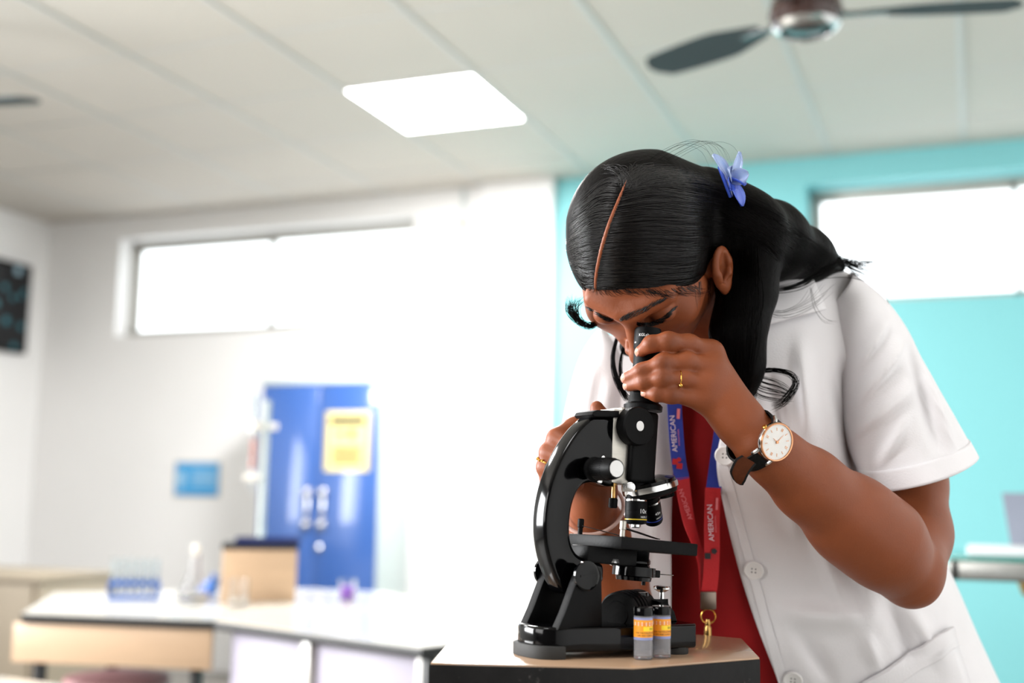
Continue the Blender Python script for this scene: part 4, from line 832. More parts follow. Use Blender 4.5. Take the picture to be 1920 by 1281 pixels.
# ---------------------------------------------------------------- brows, lashes, nails
def hairs(name, path, cnt, ln, slant, wd, rad=.00028):
    g = G(); q = crv(path, 40)
    for i in range(cnt):
        t = rng.uniform(0, 1); x, y = q[int(t*39)]; d = q[min(39, int(t*39)+1)]-q[max(0, int(t*39)-1)]; d /= np.linalg.norm(d); nrm = A3([-d[1], d[0]])
        w_ = wd*np.interp(t, [0, .15, .6, 1], [.7, 1, .9, .25])*rng.uniform(-1, 1); a = A3([x, y])+nrm*w_; b = a+d*ln*math.cos(slant)+nrm*(-1)*ln*math.sin(slant)*(.4+.6*rng.uniform())
        pp = []
        for s in (0, .5, 1):
            h_, n_ = hit(body_bvh, *(a*(1-s)+b*s), .0002+.0009*math.sin(s*2.2))
            if h_ is not None: pp.append(h_)
        if len(pp) == 3 and np.linalg.norm(pp[0]-pp[2]) < .02: g.add(ringtube(pp, [rad, rad*.9, rad*.3], 3, caps=False))
    if g.n: g.build(name, M['strand'], per, smooth=180)
hairs('eyebrow', [(1162, 600), (1182, 593), (1205, 583), (1228, 571), (1246, 563)], 210, 12, .45, 4.6, .0002)
hairs('eyebrow', [(1150, 600), (1137, 597), (1120, 588), (1104, 577)], 160, 8, .3, 3)
hairs('eyelashes', [(1194, 606), (1212, 608), (1235, 602), (1252, 590), (1264, 577)], 260, 9, -.3, 4)
def nail(tip, dirp, nrm, w_, l_):
    """small curved plate laid on a fingertip"""
    tip = A3(tip); d = dirp/np.linalg.norm(dirp); n = nrm-d*(nrm@d); n /= np.linalg.norm(n); s = np.cross(d, n); V = []; m = 7
    for i in range(m):
        for j in range(m):
            u = i/(m-1)*2-1; v = j/(m-1); ww = w_*(1-.25*max(0, abs(v-.5)*2-.6)); V.append(tip+d*(v-.62)*l_+s*u*ww+n*(-.55*ww*u*u-.0012*(v-.3)**2*4+.0008))
    mk('fingernail', W3(V), [(i*m+j, i*m+j+1, (i+1)*m+j+1, (i+1)*m+j) for i in range(m-1) for j in range(m-1)], M['nail'], per, smooth=180).modifiers.new('s', 'SOLIDIFY').thickness = .0006
for f, nv in zip(FING, (A3([-.75, .1, .65]), A3([-.45, .25, .85]), A3([-.45, .2, .87]), A3([-.7, .1, .7]))):
    tip, r = f[-1]; d = tip-f[-2][0]; d /= np.linalg.norm(d); nv = nv/np.linalg.norm(nv); n = nv-d*(nv@d); n /= np.linalg.norm(n)
    nail(tip+n*r*.84+d*r*.42, d, n, r*.66, r*1.4)
# ---------------------------------------------------------------- clothes
def sheet(name, rows, nv, nu, m, parent, folds=(), thick=.0016, closed=False, world=False, **kw):
    """rows of control points (px, py, distance), splined both ways, with fold ridges (p0, p1, width, height)"""
    R = [crv(r, nu) for r in rows]; R = A3(R); S = np.stack([crv(R[:, i], nv) for i in range(nu)], 1)
    for (x0, y0), (x1, y1), w_, h_ in folds:
        a = A3([x0, y0]); ab = A3([x1-x0, y1-y0], float); q = S[..., :2]-a; t = np.clip((q@ab)/(ab@ab), 0, 1); dd = np.linalg.norm(q-t[..., None]*ab, axis=-1)
        S[..., 2] -= h_*np.exp(-(dd/w_)**2)*np.sin(np.clip(t, .02, .98)*math.pi)**.6
    V = A3([P(*p) for p in S.reshape(-1, 3)]); n = nu; Fc = [(j*n+i, j*n+i+1, (j+1)*n+i+1, (j+1)*n+i) for j in range(nv-1) for i in range(nu-1)]
    o = mk(name, V, Fc, m, parent, smooth=180, **kw); md = o.modifiers.new('cloth', 'SOLIDIFY'); md.thickness = thick; md.offset = 0
    o['_V'] = 0; return o, V, Fc
# red shirt: closed rings (left px, right px, py, centre distance, half depth)
def rings(name, rr, nv, nu, m, parent, thick=0, caps=False, folds=(), **kw):
    pr_ = crv(rr, nv); V = []
    for xl, xr, yl, yr, d, hd in pr_:
        a, b = P(xl, yl, d), P(xr, yr, d); c = (a+b)/2
        for k in range(nu): t = 2*math.pi*k/nu; V.append(c+(b-a)/2*math.cos(t)-fw*hd*math.sin(t))
    V = A3(V); Fc = [(j*nu+i, j*nu+(i+1) % nu, (j+1)*nu+(i+1) % nu, (j+1)*nu+i) for j in range(nv-1) for i in range(nu)]
    for (x0, y0), (x1, y1), w_, h_ in folds:
        pr2 = (V-C)@CAMR; px = 960+F*pr2[:, 0]/-pr2[:, 2]; py = 640.5-F*pr2[:, 1]/-pr2[:, 2]; q = np.stack([px-x0, py-y0], 1); ab = A3([x1-x0, y1-y0], float); t = np.clip((q@ab)/(ab@ab), 0, 1); dd = np.linalg.norm(q-t[:, None]*ab, axis=1)
        fr_ = np.tile(np.sin(2*math.pi*np.arange(nu)/nu), nv) > .05
        V = V-fw*(h_*np.exp(-(dd/w_)**2)*np.sin(np.clip(t, .02, .98)*math.pi)**.6*fr_)[:, None]
    o = mk(name, V, Fc, m, parent, smooth=180, **kw)
    if thick: md = o.modifiers.new('cloth', 'SOLIDIFY'); md.thickness = thick; md.offset = 0
    return o, V, Fc
_, sV, sF = rings('shirt', [(1280, 1470, 640, 620, 1.50, .06), (1225, 1540, 720, 700, 1.52, .09), (1205, 1600, 820, 810, 1.54, .115), (1205, 1640, 960, 950, 1.555, .125), (1210, 1680, 1100, 1095, 1.57, .125), (1205, 1730, 1250, 1245, 1.59, .125), (1200, 1760, 1420, 1410, 1.60, .13)],
                60, 64, M['shirt'], per, folds=[((1290, 800), (1360, 980), 22, .008), ((1400, 950), (1380, 1150), 26, .008), ((1300, 1000), (1280, 1180), 24, .006), ((1350, 780), (1330, 900), 14, .006)])
shirt_bvh = bvh(sV, sF)
lc_rows = [[(1385, 575, 1.43), (1440, 535, 1.43), (1510, 512, 1.45), (1570, 505, 1.475), (1620, 530, 1.50), (1650, 560, 1.56), (1600, 540, 1.64), (1500, 520, 1.66)],
           [(1385, 650, 1.395), (1440, 640, 1.385), (1510, 640, 1.39), (1570, 645, 1.415), (1620, 655, 1.45), (1655, 670, 1.54), (1600, 660, 1.66), (1490, 640, 1.69)],
           [(1368, 760, 1.385), (1430, 760, 1.370), (1510, 765, 1.372), (1580, 770, 1.40), (1640, 780, 1.45), (1685, 790, 1.56), (1620, 780, 1.69), (1480, 770, 1.72)],
           [(1344, 858, 1.392), (1415, 860, 1.380), (1505, 868, 1.380), (1595, 878, 1.41), (1665, 890, 1.47), (1705, 905, 1.58), (1640, 900, 1.71), (1480, 890, 1.75)],
           [(1357, 950, 1.405), (1440, 955, 1.395), (1535, 965, 1.395), (1640, 975, 1.42), (1715, 985, 1.48), (1745, 1000, 1.60), (1670, 1000, 1.73), (1480, 990, 1.77)],
           [(1386, 1070, 1.420), (1475, 1075, 1.405), (1575, 1080, 1.40), (1690, 1085, 1.43), (1772, 1095, 1.50), (1790, 1105, 1.62), (1700, 1110, 1.75), (1480, 1100, 1.79)],
           [(1420, 1175, 1.432), (1510, 1175, 1.415), (1615, 1178, 1.41), (1735, 1180, 1.44), (1815, 1185, 1.51), (1826, 1195, 1.63), (1730, 1200, 1.77), (1480, 1190, 1.80)],
           [(1460, 1280, 1.445), (1555, 1280, 1.43), (1670, 1280, 1.43), (1795, 1280, 1.46), (1862, 1282, 1.53), (1868, 1290, 1.65), (1760, 1290, 1.79), (1480, 1280, 1.82)],
           [(1500, 1400, 1.46), (1600, 1400, 1.445), (1720, 1400, 1.445), (1850, 1400, 1.475), (1915, 1400, 1.54), (1915, 1400, 1.66), (1790, 1400, 1.80), (1480, 1390, 1.83)],
           [(1530, 1560, 1.475), (1640, 1560, 1.46), (1760, 1560, 1.46), (1880, 1560, 1.49), (1945, 1560, 1.55), (1940, 1560, 1.67), (1800, 1560, 1.82), (1480, 1560, 1.85)]]
lfolds = [((1585, 900), (1640, 1180), 20, .010), ((1520, 980), (1600, 1170), 22, .009), ((1660, 1110), (1705, 1240), 18, -.010), ((1460, 1150), (1650, 1165), 26, .010), ((1490, 1165), (1560, 1281), 20, -.008), ((1440, 700), (1470, 850), 18, -.008), ((1500, 640), (1520, 830), 20, .009), ((1560, 700), (1590, 880), 10, -.010), ((1460, 900), (1500, 1010), 20, .007), ((1700, 1130), (1790, 1270), 16, .008), ((1620, 1180), (1650, 1260), 16, .008)]
lfolds = [(a, b, w_*.8, h_*1.7) for a, b, w_, h_ in lfolds]+[((1578, 680), (1602, 915), 9, -.04)]
lab, cV, cF = sheet('lab_coat', lc_rows, 110, 90, M['coat'], per, lfolds, label='short-sleeved white lab coat worn open over the red shirt')
coat_bvh = bvh(cV, cF)
rc_rows = [[(1265, 655, 1.45), (1220, 640, 1.45), (1170, 632, 1.47), (1130, 630, 1.50), (1110, 650, 1.56), (1180, 620, 1.64), (1300, 580, 1.67), (1480, 545, 1.66)],
           [(1268, 740, 1.43), (1225, 735, 1.415), (1175, 735, 1.425), (1125, 740, 1.46), (1092, 750, 1.55), (1160, 740, 1.68), (1300, 720, 1.71), (1480, 700, 1.71)],
           [(1262, 860, 1.425), (1215, 862, 1.405), (1165, 865, 1.415), (1115, 870, 1.45), (1085, 880, 1.56), (1150, 880, 1.72), (1300, 880, 1.75), (1480, 880, 1.75)],
           [(1258, 990, 1.43), (1212, 990, 1.412), (1160, 990, 1.42), (1110, 995, 1.46), (1080, 1000, 1.58), (1150, 1000, 1.74), (1300, 1000, 1.78), (1480, 1000, 1.78)],
           [(1258, 1120, 1.44), (1210, 1120, 1.425), (1158, 1120, 1.435), (1108, 1120, 1.48), (1075, 1120, 1.60), (1150, 1120, 1.76), (1300, 1120, 1.80), (1480, 1120, 1.80)],
           [(1255, 1300, 1.455), (1205, 1300, 1.44), (1150, 1300, 1.45), (1095, 1300, 1.50), (1060, 1300, 1.62), (1150, 1300, 1.79), (1300, 1300, 1.83), (1480, 1300, 1.83)],
           [(1240, 1560, 1.475), (1185, 1560, 1.46), (1130, 1560, 1.47), (1070, 1560, 1.52), (1040, 1560, 1.64), (1150, 1560, 1.81), (1300, 1560, 1.85), (1480, 1560, 1.855)]]
sheet('coat_panel', rc_rows, 60, 60, M['coat'], lab, [((1200, 700), (1190, 860), 12, .008), ((1225, 900), (1228, 1100), 10, .006), ((1150, 650), (1140, 760), 14, .008)])
# sleeves: rings given by their two silhouette points
sl = [(1552, 1596, 575, 512, 1.47, .03), (1556, 1648, 620, 556, 1.462, .055), (1566, 1690, 680, 612, 1.45, .066), (1576, 1730, 748, 690, 1.435, .070), (1588, 1772, 815, 762, 1.42, .070), (1608, 1802, 872, 815, 1.408, .070), (1641, 1822, 917, 850, 1.395, .070)]
slf = [((1600, 760), (1700, 640), 12, .010), ((1590, 820), (1720, 720), 14, .008), ((1600, 700), (1665, 600), 10, .008), ((1700, 640), (1770, 860), 14, -.010), ((1640, 880), (1700, 780), 12, .006), ((1730, 690), (1790, 850), 10, .007)]
slf = [(a, b, w_*.85, h_*1.6) for a, b, w_, h_ in slf]
rings('sleeve', sl, 60, 64, M['coat'], lab, .0018, folds=slf)
hb_ = crv(sl, 60); rings('sleeve_hem', [hb_[51]+A3([-1.5, 1.5, 0, 0, 0, .001]), hb_[55]+A3([-1.5, 1.5, 0, 0, 0, .0012]), hb_[59]+A3([-1.5, 1.5, 1, 1, 0, .0012])], 9, 64, M['coat'], lab, .003)
sr = [(1168, 1136, 655, 622, 1.53, .008), (1180, 1120, 690, 622, 1.50, .04), (1190, 1090, 740, 668, 1.49, .058), (1200, 1070, 800, 730, 1.48, .062), (1205, 1055, 870, 800, 1.465, .062), (1210, 1046, 930, 870, 1.455, .062), (1212, 1042, 965, 910, 1.45, .062)]
rings('sleeve', sr, 40, 48, M['coat'], lab, .0018, folds=[((1110, 680), (1090, 800), 12, .008), ((1150, 700), (1120, 830), 12, .007)])
# pocket, collar, buttons lie on the coat
def laid(name, outline, b, off, m, parent, n=14, thick=.002, **kw):
    """a piece of cloth (four cornered, edges splined) laid on a surface"""
    (a, b_, c, d) = outline; V = []
    for i in range(n):
        for j in range(n):
            u, v = i/(n-1), j/(n-1); x, y = (A3(a)*(1-u)+A3(b_)*u)*(1-v)+(A3(d)*(1-u)+A3(c)*u)*v; V.append(Hit(b, x, y, off, 1.42)[0])
    o = mk(name, V, [(i*n+j, i*n+j+1, (i+1)*n+j+1, (i+1)*n+j) for i in range(n-1) for j in range(n-1)], m, parent, smooth=180, **kw)
    md = o.modifiers.new('cloth', 'SOLIDIFY'); md.thickness = thick; md.offset = 0; return o
laid('pocket', [(1603, 1284), (1776, 1176), (1850, 1400), (1660, 1440)], coat_bvh, .006, M['coat'], lab, thick=.003)
laid('pocket_hem', [(1603, 1284), (1776, 1176), (1786, 1212), (1615, 1316)], coat_bvh, .0088, M['coat'], lab, thick=.002)
laid('collar', [(1392, 545), (1505, 506), (1537, 590), (1404, 628)], coat_bvh, .012, M['coat'], lab, thick=.003)
laid('front_facing', [(1346, 862), (1362, 862), (1480, 1290), (1462, 1290)], coat_bvh, .0018, M['coat'], lab, n=24, thick=.0012)
def button(x, y, b=None, r=.0118):
    p, n = Hit(b or coat_bvh, x, y, .0035); e = G().add(lathe([(.0, 0), (r*.95, 0), (r, .0008), (r, .0018), (r*.9, .0026), (r*.8, .0022), (r*.6, .0015), (.0, .0014)], p, n, 28)).build('button', M['btn'], lab)
    x_, y_, a_ = basis(n, cr); g = G()
    for s in (-1, 1):
        for t in (-1, 1): g.add(lathe([(.0009, .0013), (.0009, .0017), (.0, .0017)], p+x_*s*.0022+y_*t*.0022, n, 8))
    h_ = g.build('button_hole', M['rubber'], lab); h_['kind'] = 'stuff'
for q in ((1360, 853), (1414, 1067), (1487, 1272)): button(*q)
# ---------------------------------------------------------------- lower body below the frame
M['trouser'] = mat('dark_trousers', (36, 38, 48), .8, noise=.1, scale=60); M['shoe'] = mat('black_shoe', (20, 20, 20), .4)
hip = P(1480, 1500, 1.68); fy = A3([-fw[0], -fw[1], 0]); fy /= np.linalg.norm(fy)
g = G()
for s in (-1, 1):
    k = hip+r0*s*.085; pts = [k+zz*.06, k, A3([k[0], k[1], .45]), A3([k[0], k[1], .10])]
    g.add(ringtube(crv(pts, 16), np.interp(np.linspace(0, 1, 16), [0, .3, 1], [.095, .09, .055]), 20))
    G().add(lathe([(.0, 0), (.048, 0), (.05, .02), (.044, .06), (.036, .09), (.0, .1)], A3([k[0], k[1], 0])+fy*.05, zz, 24, 1.0, 2.2, hint=r0)).build('shoe', M['shoe'], per)
g.build('trousers', M['trouser'], per, smooth=180)['kind'] = 'thing'
# ---------------------------------------------------------------- wristwatch
axf = (EL-WR)/np.linalg.norm(EL-WR); wc = WR-axf*.003; nd = A3([.12, .13, .97]); nd = nd-axf*(nd@axf); nd /= np.linalg.norm(nd); sd = np.cross(axf, nd)
WAx, WN, WS, WC = CAMR@axf, CAMR@nd, CAMR@sd, C+CAMR@wc
if (WS@cu) < 0: WS = -WS                             # points up across the wrist
wat = empty('wristwatch', WC, 'round wristwatch with white dial, rose gold rim and black leather strap on the bent arm', 'watch')
def dial_c(): return WC+WN*.0325
DC = C+CAMR@(Q(1459, 819, 1.0)/1.0); 
rd_ = .0192
t_ = np.dot(WC+WN*.031-C, fw); DCn = WC+WN*.0345+cu*.004; t_ = np.dot(DCn-C, fw)      # dial centre over the wrist
print('DIAL', [960+F*((DCn-C)@cr)/t_, 640.5-F*((DCn-C)@cu)/t_])
WNd = WN.copy()
M['dial'] = mat('white_dial', (236, 234, 230), .35, noise=.01, coat=.4); M['rose'] = mat('rose_gold', (206, 150, 112), .22, metal=1, noise=.05, scale=80)
M['leather'] = mat('black_leather', (9, 9, 9), .55, noise=.25, scale=120, bump=.5, bscale=260, spec=.2); M['brownlea'] = mat('brown_leather', (70, 36, 20), .8, noise=.25, scale=120, bump=.4, bscale=300, spec=.08)
G().add(lathe([(.0, -.007), (.0165, -.007), (.0188, -.003), (.0192, .0), (.0188, .0012)], DCn, WNd, 48, 1.07, 1.07)).build('case', M['chrome'], wat)
G().add(lathe([(.0188, .0012), (.0190, .002), (.0182, .0032), (.0172, .0030), (.0170, .0016)], DCn, WNd, 48, 1.07, 1.07, caps=False)).build('bezel', M['rose'], wat)
dx = WAx-WNd*(WAx@WNd); dx /= np.linalg.norm(dx); dy = np.cross(WNd, dx)
dl = G().add(lathe([(.0174, .0012), (.0174, .0018), (.0, .0018)], DCn, WNd, 48, 1.07, 1.07)).build('dial', M['dial'], wat)
g = G()
for i in range(12):
    t = math.radians(30*i+8); rr = dx*math.cos(t)+dy*math.sin(t); ss = np.cross(WNd, rr); w_ = .0008 if i % 3 == 0 else .00025
    for o2 in ((-.0007, .0007) if i % 3 == 0 else (0,)): g.add(box((.0118, -.0003 if w_ > .0005 else -w_, .0018), (.0150, .0003 if w_ > .0005 else w_, .0022), R=np.stack([rr, ss, WNd], 1), o=DCn+ss*o2))
im = g.build('hour_markers', M['rose'], wat); im['kind'] = 'stuff'
for nm, ang, ln in (('hour_hand', 175, .0065), ('minute_hand', 78, .0105)):
    t = math.radians(ang); rr = dx*math.cos(t)+dy*math.sin(t); ss = np.cross(WNd, rr); G().add(prism([DCn+WNd*.0024+rr*a+ss*b for a, b in ((-.002, -.0005), (ln, -.0001), (ln, .0001), (-.002, .0005))], WNd*.0003)).build(nm, M['rose'], wat)
G().add(lathe([(.0014, .0018), (.0014, .0034), (.0, .0036)], DCn, WNd, 16)).build('hub', M['rose'], wat)
t = math.radians(45); cdir = (P(1425, 797, t_)-DCn); cdir -= WNd*(cdir@WNd); cdir /= np.linalg.norm(cdir)
G().add(lathe([(.0, -.001), (.0022, -.001), (.0026, .0), (.0026, .0024), (.002, .003), (.0, .003)], DCn+cdir*.0195-WNd*.001, cdir, 14)).build('crown', M['gold'], wat)
# strap round the wrist: ellipse in the plane across the forearm
def loop(t, out=0.): return WC+(WN*math.sin(t)*(.0285+out)+WS*math.cos(t)*(.0290+out))
def band(name, t0, t1, w0, w1, n, m, out=.001, th=.0022, parent=wat):
    V = []
    for i in range(n):
        s = i/(n-1); t = t0+(t1-t0)*s; w_ = w0+(w1-w0)*s
        for sg, up in ((-1, 0), (1, 0), (1, th), (-1, th)): V.append(loop(t, out+up)+WAx*sg*w_)
    Fc = [(i*4+k, i*4+(k+1) % 4, i*4+4+(k+1) % 4, i*4+4+k) for i in range(n-1) for k in range(4)]+[(3, 2, 1, 0), tuple((n-1)*4+k for k in range(4))]
    return mk(name, V, Fc, m, parent, smooth=40)
band('strap', math.pi*.5+.55, math.pi*1.12, .0108, .0092, 20, M['leather']); band('strap', math.pi*.5-.55, -math.pi*.88, .0108, .0092, 24, M['leather'])
g = G()
for s in (-1, 1):
    for e_ in (-1, 1):
        a = DCn+WAx*s*.0105+WS*e_*.0165-WN*.004; b = a+WS*e_*.0065-WN*.0055+WAx*s*.0005; g = G().add(ringtube(crv([a, (a+b)/2+WN*.001, b], 8), [.0022, .0022, .0021, .002, .002, .0019, .0018, .0015], 8)).build('lug', M['chrome'], wat)
# free end of the strap with its brown underside
ta = [P(1405, 862, t_-.004), P(1394, 872, t_-.006), P(1384, 892, t_-.006), P(1384, 908, t_-.004)]; tw = [.0088, .0098, .0092, .004]
V = []; q = crv(ta, 14); ww = np.interp(np.linspace(0, 1, 14), [0, .3, .7, .93, 1], [.0085, .0098, .0092, .006, .002]); sx_ = WAx*.75+cu*.1-fw*.3; sx_ /= np.linalg.norm(sx_)
for p, w_ in zip(q, ww):
    for sg, up in ((-1, 0), (1, 0), (1, .0022), (-1, .0022)): V.append(p+sx_*sg*w_+fw*up)
Fc = [(i*4+k, i*4+(k+1) % 4, i*4+4+(k+1) % 4, i*4+4+k) for i in range(13) for k in range(4)]+[(3, 2, 1, 0), tuple(13*4+k for k in range(4))]
mk('strap_end', V, Fc, M['leather'], wat); V2 = []
for p, w_ in zip(q, ww):
    for sg, up in ((-1, -.0002), (1, -.0002), (1, .0), (-1, .0)): V2.append(p+sx_*sg*max(.0005, w_-.0022)+fw*up)
mk('strap_lining', V2, Fc, M['brownlea'], wat, label='brown suede underside of the loose strap end')
# ---------------------------------------------------------------- rings and bangle
f = FING[2]; a, b = f[1][0]*.72+f[2][0]*.28, f[2][0]; ax = (b-f[1][0]); ax /= np.linalg.norm(ax); rc_ = C+CAMR@a; AX = CAMR@ax; x, y, z = basis(AX, -fw)
rg = empty('finger_ring', rc_, 'thin gold ring with a small stone on the hand holding the eyepiece', 'ring')
G().add(ringtube([rc_+(x*math.cos(t)+y*math.sin(t))*.0093 for t in np.linspace(0, 2*math.pi, 36, endpoint=False)], .0008, 8, closed=True)).build('band', M['gold'], rg)
sd_ = -fw*.75-cu*.65; sd_ -= AX*(sd_@AX); sd_ /= np.linalg.norm(sd_); g = G().add(lathe([(.0, -.001), (.002, -.001), (.0024, .0008), (.0016, .0022), (.0, .0024)], rc_+sd_*.0098, sd_, 12))
g.build('setting', M['gold'], rg)
x, y, z = basis(CAMR@(RW-ER), -fw); wv = C+CAMR@(RW*.97+ER*.03)
bg_ = empty('bangle', wv, 'pale pink bangle on the wrist behind the microscope arm', 'bangle'); M['bangle'] = mat('pale_pink_resin', (226, 190, 178), .25, trans=.25)
tt = (RW-ER)/np.linalg.norm(RW-ER)
G().add(ringtube([wv+(x*math.cos(t)+y*math.sin(t)*1.12)*.0315+(CAMR@tt)*.006*math.cos(t)*-1 for t in np.linspace(0, 2*math.pi, 48, endpoint=False)], .0022, 8, closed=True)).build('hoop', M['bangle'], bg_)
gc = P(1028, 868, 1.285); gr = empty('beaded_ring', gc, 'gold beaded ring on the hand behind the microscope arm', 'ring'); cc = C+CAMR@Q(1029, 868, 1.283); ax = cr*.3+cu*.9; x, y, z = basis(ax, cr); g = G()
for k in range(20): t = 2*math.pi*k/20; g.add(lathe([(.0, -.0016), (.0012, -.001), (.0016, 0), (.0012, .001), (.0, .0016)], cc+(x*math.cos(t)+y*math.sin(t))*.0134+ax*(.0012*(k % 2)), zz, 8))
g.build('bead', M['gold'], gr)['kind'] = 'stuff'; G().add(ringtube([cc+(x*math.cos(t)+y*math.sin(t))*.0127 for t in np.linspace(0, 2*math.pi, 30, endpoint=False)], .001, 8, closed=True)).build('band', M['gold'], gr)
# ---------------------------------------------------------------- flower hair clip
M['petal'] = mat('blue_petal', (184, 204, 248), .22, noise=.08, scale=60, trans=.35, coat=.4); M['petald'] = mat('deep_blue_petal', (76, 112, 234), .25, trans=.3, coat=.4)
fc0, fn = Hit(hair_bvh, 1362, 352, .012, 1.285); fcl = empty('hair_clip', fc0, 'blue flower hair clip with pale petals holding the black hair', 'hair clip')
fn = -fw*.55+cr*.6+cu*.2; fn /= np.linalg.norm(fn)
def petal(dx_, dy_, ln, wd, tip, m):
    d = cr*dx_+cu*dy_-fw*tip; d /= np.linalg.norm(d); s = np.cross(d, fn); s /= np.linalg.norm(s); n_ = np.cross(s, d); V = []; a_, b_ = 10, 7
    for i in range(a_):
        t = i/(a_-1); w_ = 1.18*wd*math.sin(math.pi*min(1, .12+t*.86))**.75*(.55+.45*math.sin(t*1.6+.2))
        for j in range(b_): u = j/(b_-1)*2-1; V.append(fc0+d*ln*t+s*u*w_+n_*(.0035*u*u*(1-t*.3)+.004*math.sin(t*2.2)))
    o = mk('petal', V, [(i*b_+j, i*b_+j+1, (i+1)*b_+j+1, (i+1)*b_+j) for i in range(a_-1) for j in range(b_-1)], m, fcl, smooth=180); md = o.modifiers.new('s', 'SOLIDIFY'); md.thickness = .0009
for dx_, dy_, ln, wd, tip, m in ((-.85, .95, .034, .0085, .2, 'petal'), (.25, 1.1, .032, .0075, .1, 'petal'), (1.0, .35, .022, .0085, .35, 'petal'), (.55, -.45, .020, .0085, .5, 'petald'), (.35, -1.1, .032, .0105, .1, 'petald'), (-.35, .5, .018, .009, .6, 'petal'), (-.2, -.6, .018, .008, .5, 'petald')): petal(dx_, dy_, ln, wd, tip, M[m])
G().add(lathe([(.0, -.002), (.003, -.001), (.0034, .002), (.002, .005), (.0, .0055)], fc0, fn, 14)).build('flower_heart', M['petald'], fcl)
G().add(box((-.022, -.004, -.003), (.022, .004, .001), .0015, R=np.stack([cu*.8-cr*.3, np.cross(fn, cu*.8-cr*.3), fn], 1), o=fc0-fn*.004)).build('clasp', M['petald'], fcl)
# ---------------------------------------------------------------- lanyard
M['lblue'] = mat('blue_ribbon', (34, 52, 150), .6, noise=.06, scale=80, bump=.3, bscale=600); M['lred'] = mat('red_ribbon', (182, 20, 28), .6, noise=.06, scale=80, bump=.3, bscale=600); M['lwhite'] = mat('pale_print', (226, 206, 216), .6)
M['dsteel'] = mat('dark_steel', (120, 108, 98), .3, metal=1, noise=.1, scale=60)
M['lpink'] = mat('faded_print', (224, 120, 126), .6)
lan = empty('lanyard', P(1310, 950, 1.40), 'printed lanyard, blue above and red below, hanging over the red shirt', 'lanyard')
def ribbon(name, path, hw, m, n=24, tilt=None):
    q = crv(path, n); V = []
    for i, p in enumerate(q):
        c = P(*p[:3]); d = P(*q[min(n-1, i+1)][:3])-P(*q[max(0, i-1)][:3]); d /= np.linalg.norm(d); tw_ = p[3] if len(p) > 3 else 0; s = np.cross(d, fw); s /= np.linalg.norm(s); s = s*math.cos(tw_)+fw*math.sin(tw_); b_ = np.cross(s, d)
        for sg, up in ((-1, 0), (1, 0), (1, .001), (-1, .001)): V.append(c+s*sg*hw+b_*up)
    return mk(name, V, [(i*4+k, i*4+(k+1) % 4, i*4+4+(k+1) % 4, i*4+4+k) for i in range(n-1) for k in range(4)]+[(3, 2, 1, 0), tuple((n-1)*4+k for k in range(4))], m, lan, smooth=40)
def strap_text(s, x0, y0, x1, y1, d0, d1, h, m, parent, name='lettering', side=0., back=False):
    a, b = P(x0, y0, d0), P(x1, y1, d1); xd = (b-a)/np.linalg.norm(b-a); n_ = -fw-xd*(-fw@xd); n_ /= np.linalg.norm(n_); yd = np.cross(n_, xd)
    return G().add(text(s, (a+b)/2+n_*.0012+yd*side, xd, yd, h)).build(name, m, parent, smooth=0)
DL = 1.398
s1 = ribbon('strap', [(1264, 745, DL, .15), (1267, 800, DL, .1), (1272, 860, DL, .1), (1279, 899, DL, .1)], .0088, M['lblue'])
s2 = ribbon('strap', [(1279, 896, DL, .1), (1284, 935, DL, .3), (1293, 980, DL+.002, .6), (1306, 1020, DL+.004, .9), (1318, 1060, DL+.005, .8), (1325, 1110, DL+.004, .3)], .0088, M['lred'])
s3 = ribbon('strap', [(1356, 790, DL+.012, -.3), (1347, 850, DL+.010, -.3), (1337, 925, DL+.0, -.2)], .0090, M['lblue'])
s4 = ribbon('strap', [(1337, 915, DL-.006, -.1), (1335, 970, DL-.006, 0), (1335, 1030, DL-.006, 0), (1333, 1080, DL-.004, 0), (1328, 1122, DL-.002, 0)], .0092, M['lred'])
strap_text('AMERICAN', 1266, 848, 1260, 778, DL, DL, .0062, M['lwhite'], s1); strap_text('AMERICAN', 1335, 1022, 1330, 938, DL-.0065, DL-.0065, .0062, M['lwhite'], s4)
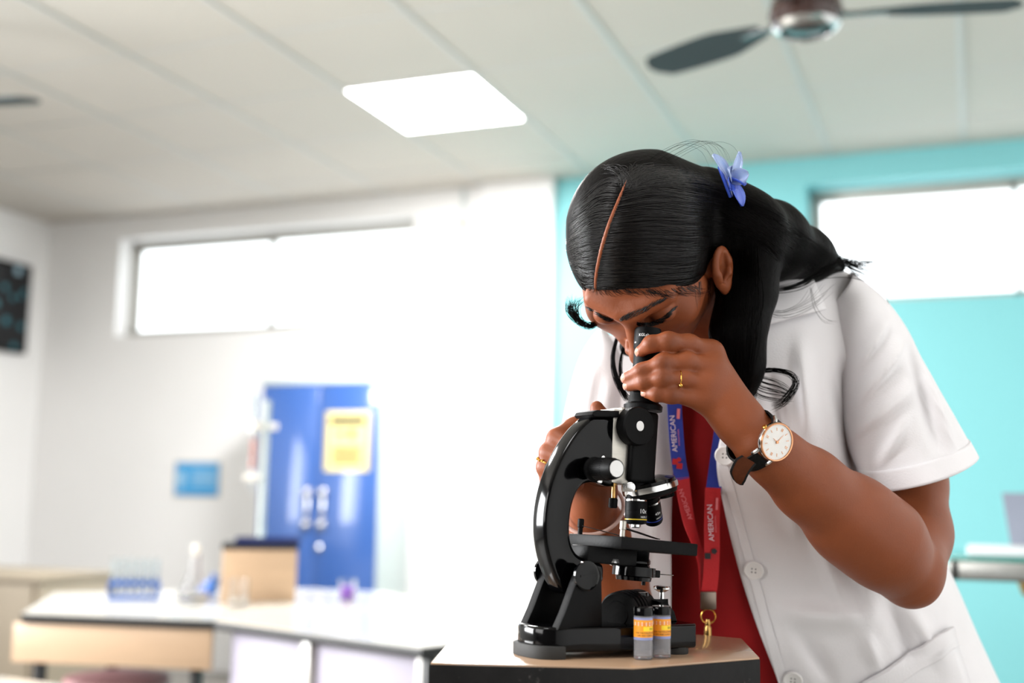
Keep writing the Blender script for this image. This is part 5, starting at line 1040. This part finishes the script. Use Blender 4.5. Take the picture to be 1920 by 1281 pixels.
strap_text('AMERICAN', 1297, 975, 1277, 915, DL-.001, DL-.003, .0055, M['lpink'], s2, side=.001)
strap_text('INTERNATIONAL', 1275, 850, 1270, 790, DL, DL, .0018, M['lpink'], s1); strap_text('INTERNATIONAL', 1343, 1010, 1340, 955, DL-.0065, DL-.0065, .0018, M['lpink'], s4)
def patch_(x, y, d, sx1, sy1, rot, m, parent):
    c_, s_ = math.cos(rot), math.sin(rot); a, b = cr*c_+cu*s_, -cr*s_+cu*c_; o = P(x, y, d)
    return box((-sx1, -sy1, -.0002), (sx1, sy1, .0002), R=np.stack([a, b, -fw], 1), o=o)
G().add(patch_(1272, 776, DL-.0016, .0018, .006, -.06, None, None)).build('print_block', M['lpink'], s1)
G().add(patch_(1266, 866, DL-.0018, .0034, .0034, -.1, 0, 0)).add(patch_(1274, 874, DL-.0018, .0034, .0034, -.1, 0, 0)).add(lathe([(.0026, 0), (.0026, .0003)], P(1273, 862, DL-.0018), -fw, 14)).build('emblem', M['lred'], s1)['kind'] = 'stuff'
G().add(patch_(1327, 1043, DL-.0078, .0035, .0035, 0, 0, 0)).add(lathe([(.0038, 0), (.0038, .0003)], P(1339, 1034, DL-.0078), -fw, 5)).build('emblem', M['ink'], s4)['kind'] = 'stuff'
G().add(patch_(1344, 945, DL-.0075, .0014, .007, -.04, None, None)).build('print_block', M['lpink'], s4)
ca = P(1328, 1126, DL-.006); cl_ = G().add(box((-.0092, -.0105, -.002), (.0092, .0105, .0025), .001, R=np.stack([cr, cu, -fw], 1), o=ca)).build('clasp', M['dsteel'], lan)
rc2 = P(1328, 1156, DL-.004); G().add(ringtube([rc2+(cr*math.cos(t)*.0085+cu*math.sin(t)*.0085) for t in np.linspace(0, 2*math.pi, 28, endpoint=False)], .0008, 8, closed=True)).build('ring', M['gold'], lan)
hk = P(1327, 1166, DL-.004); G().add(lathe([(.0, .004), (.0025, .003), (.0035, -.001), (.003, -.004), (.0045, -.007), (.0045, -.018), (.003, -.024), (.0, -.025)][::-1], hk, cu, 16)).build('hook', M['brass'], lan)
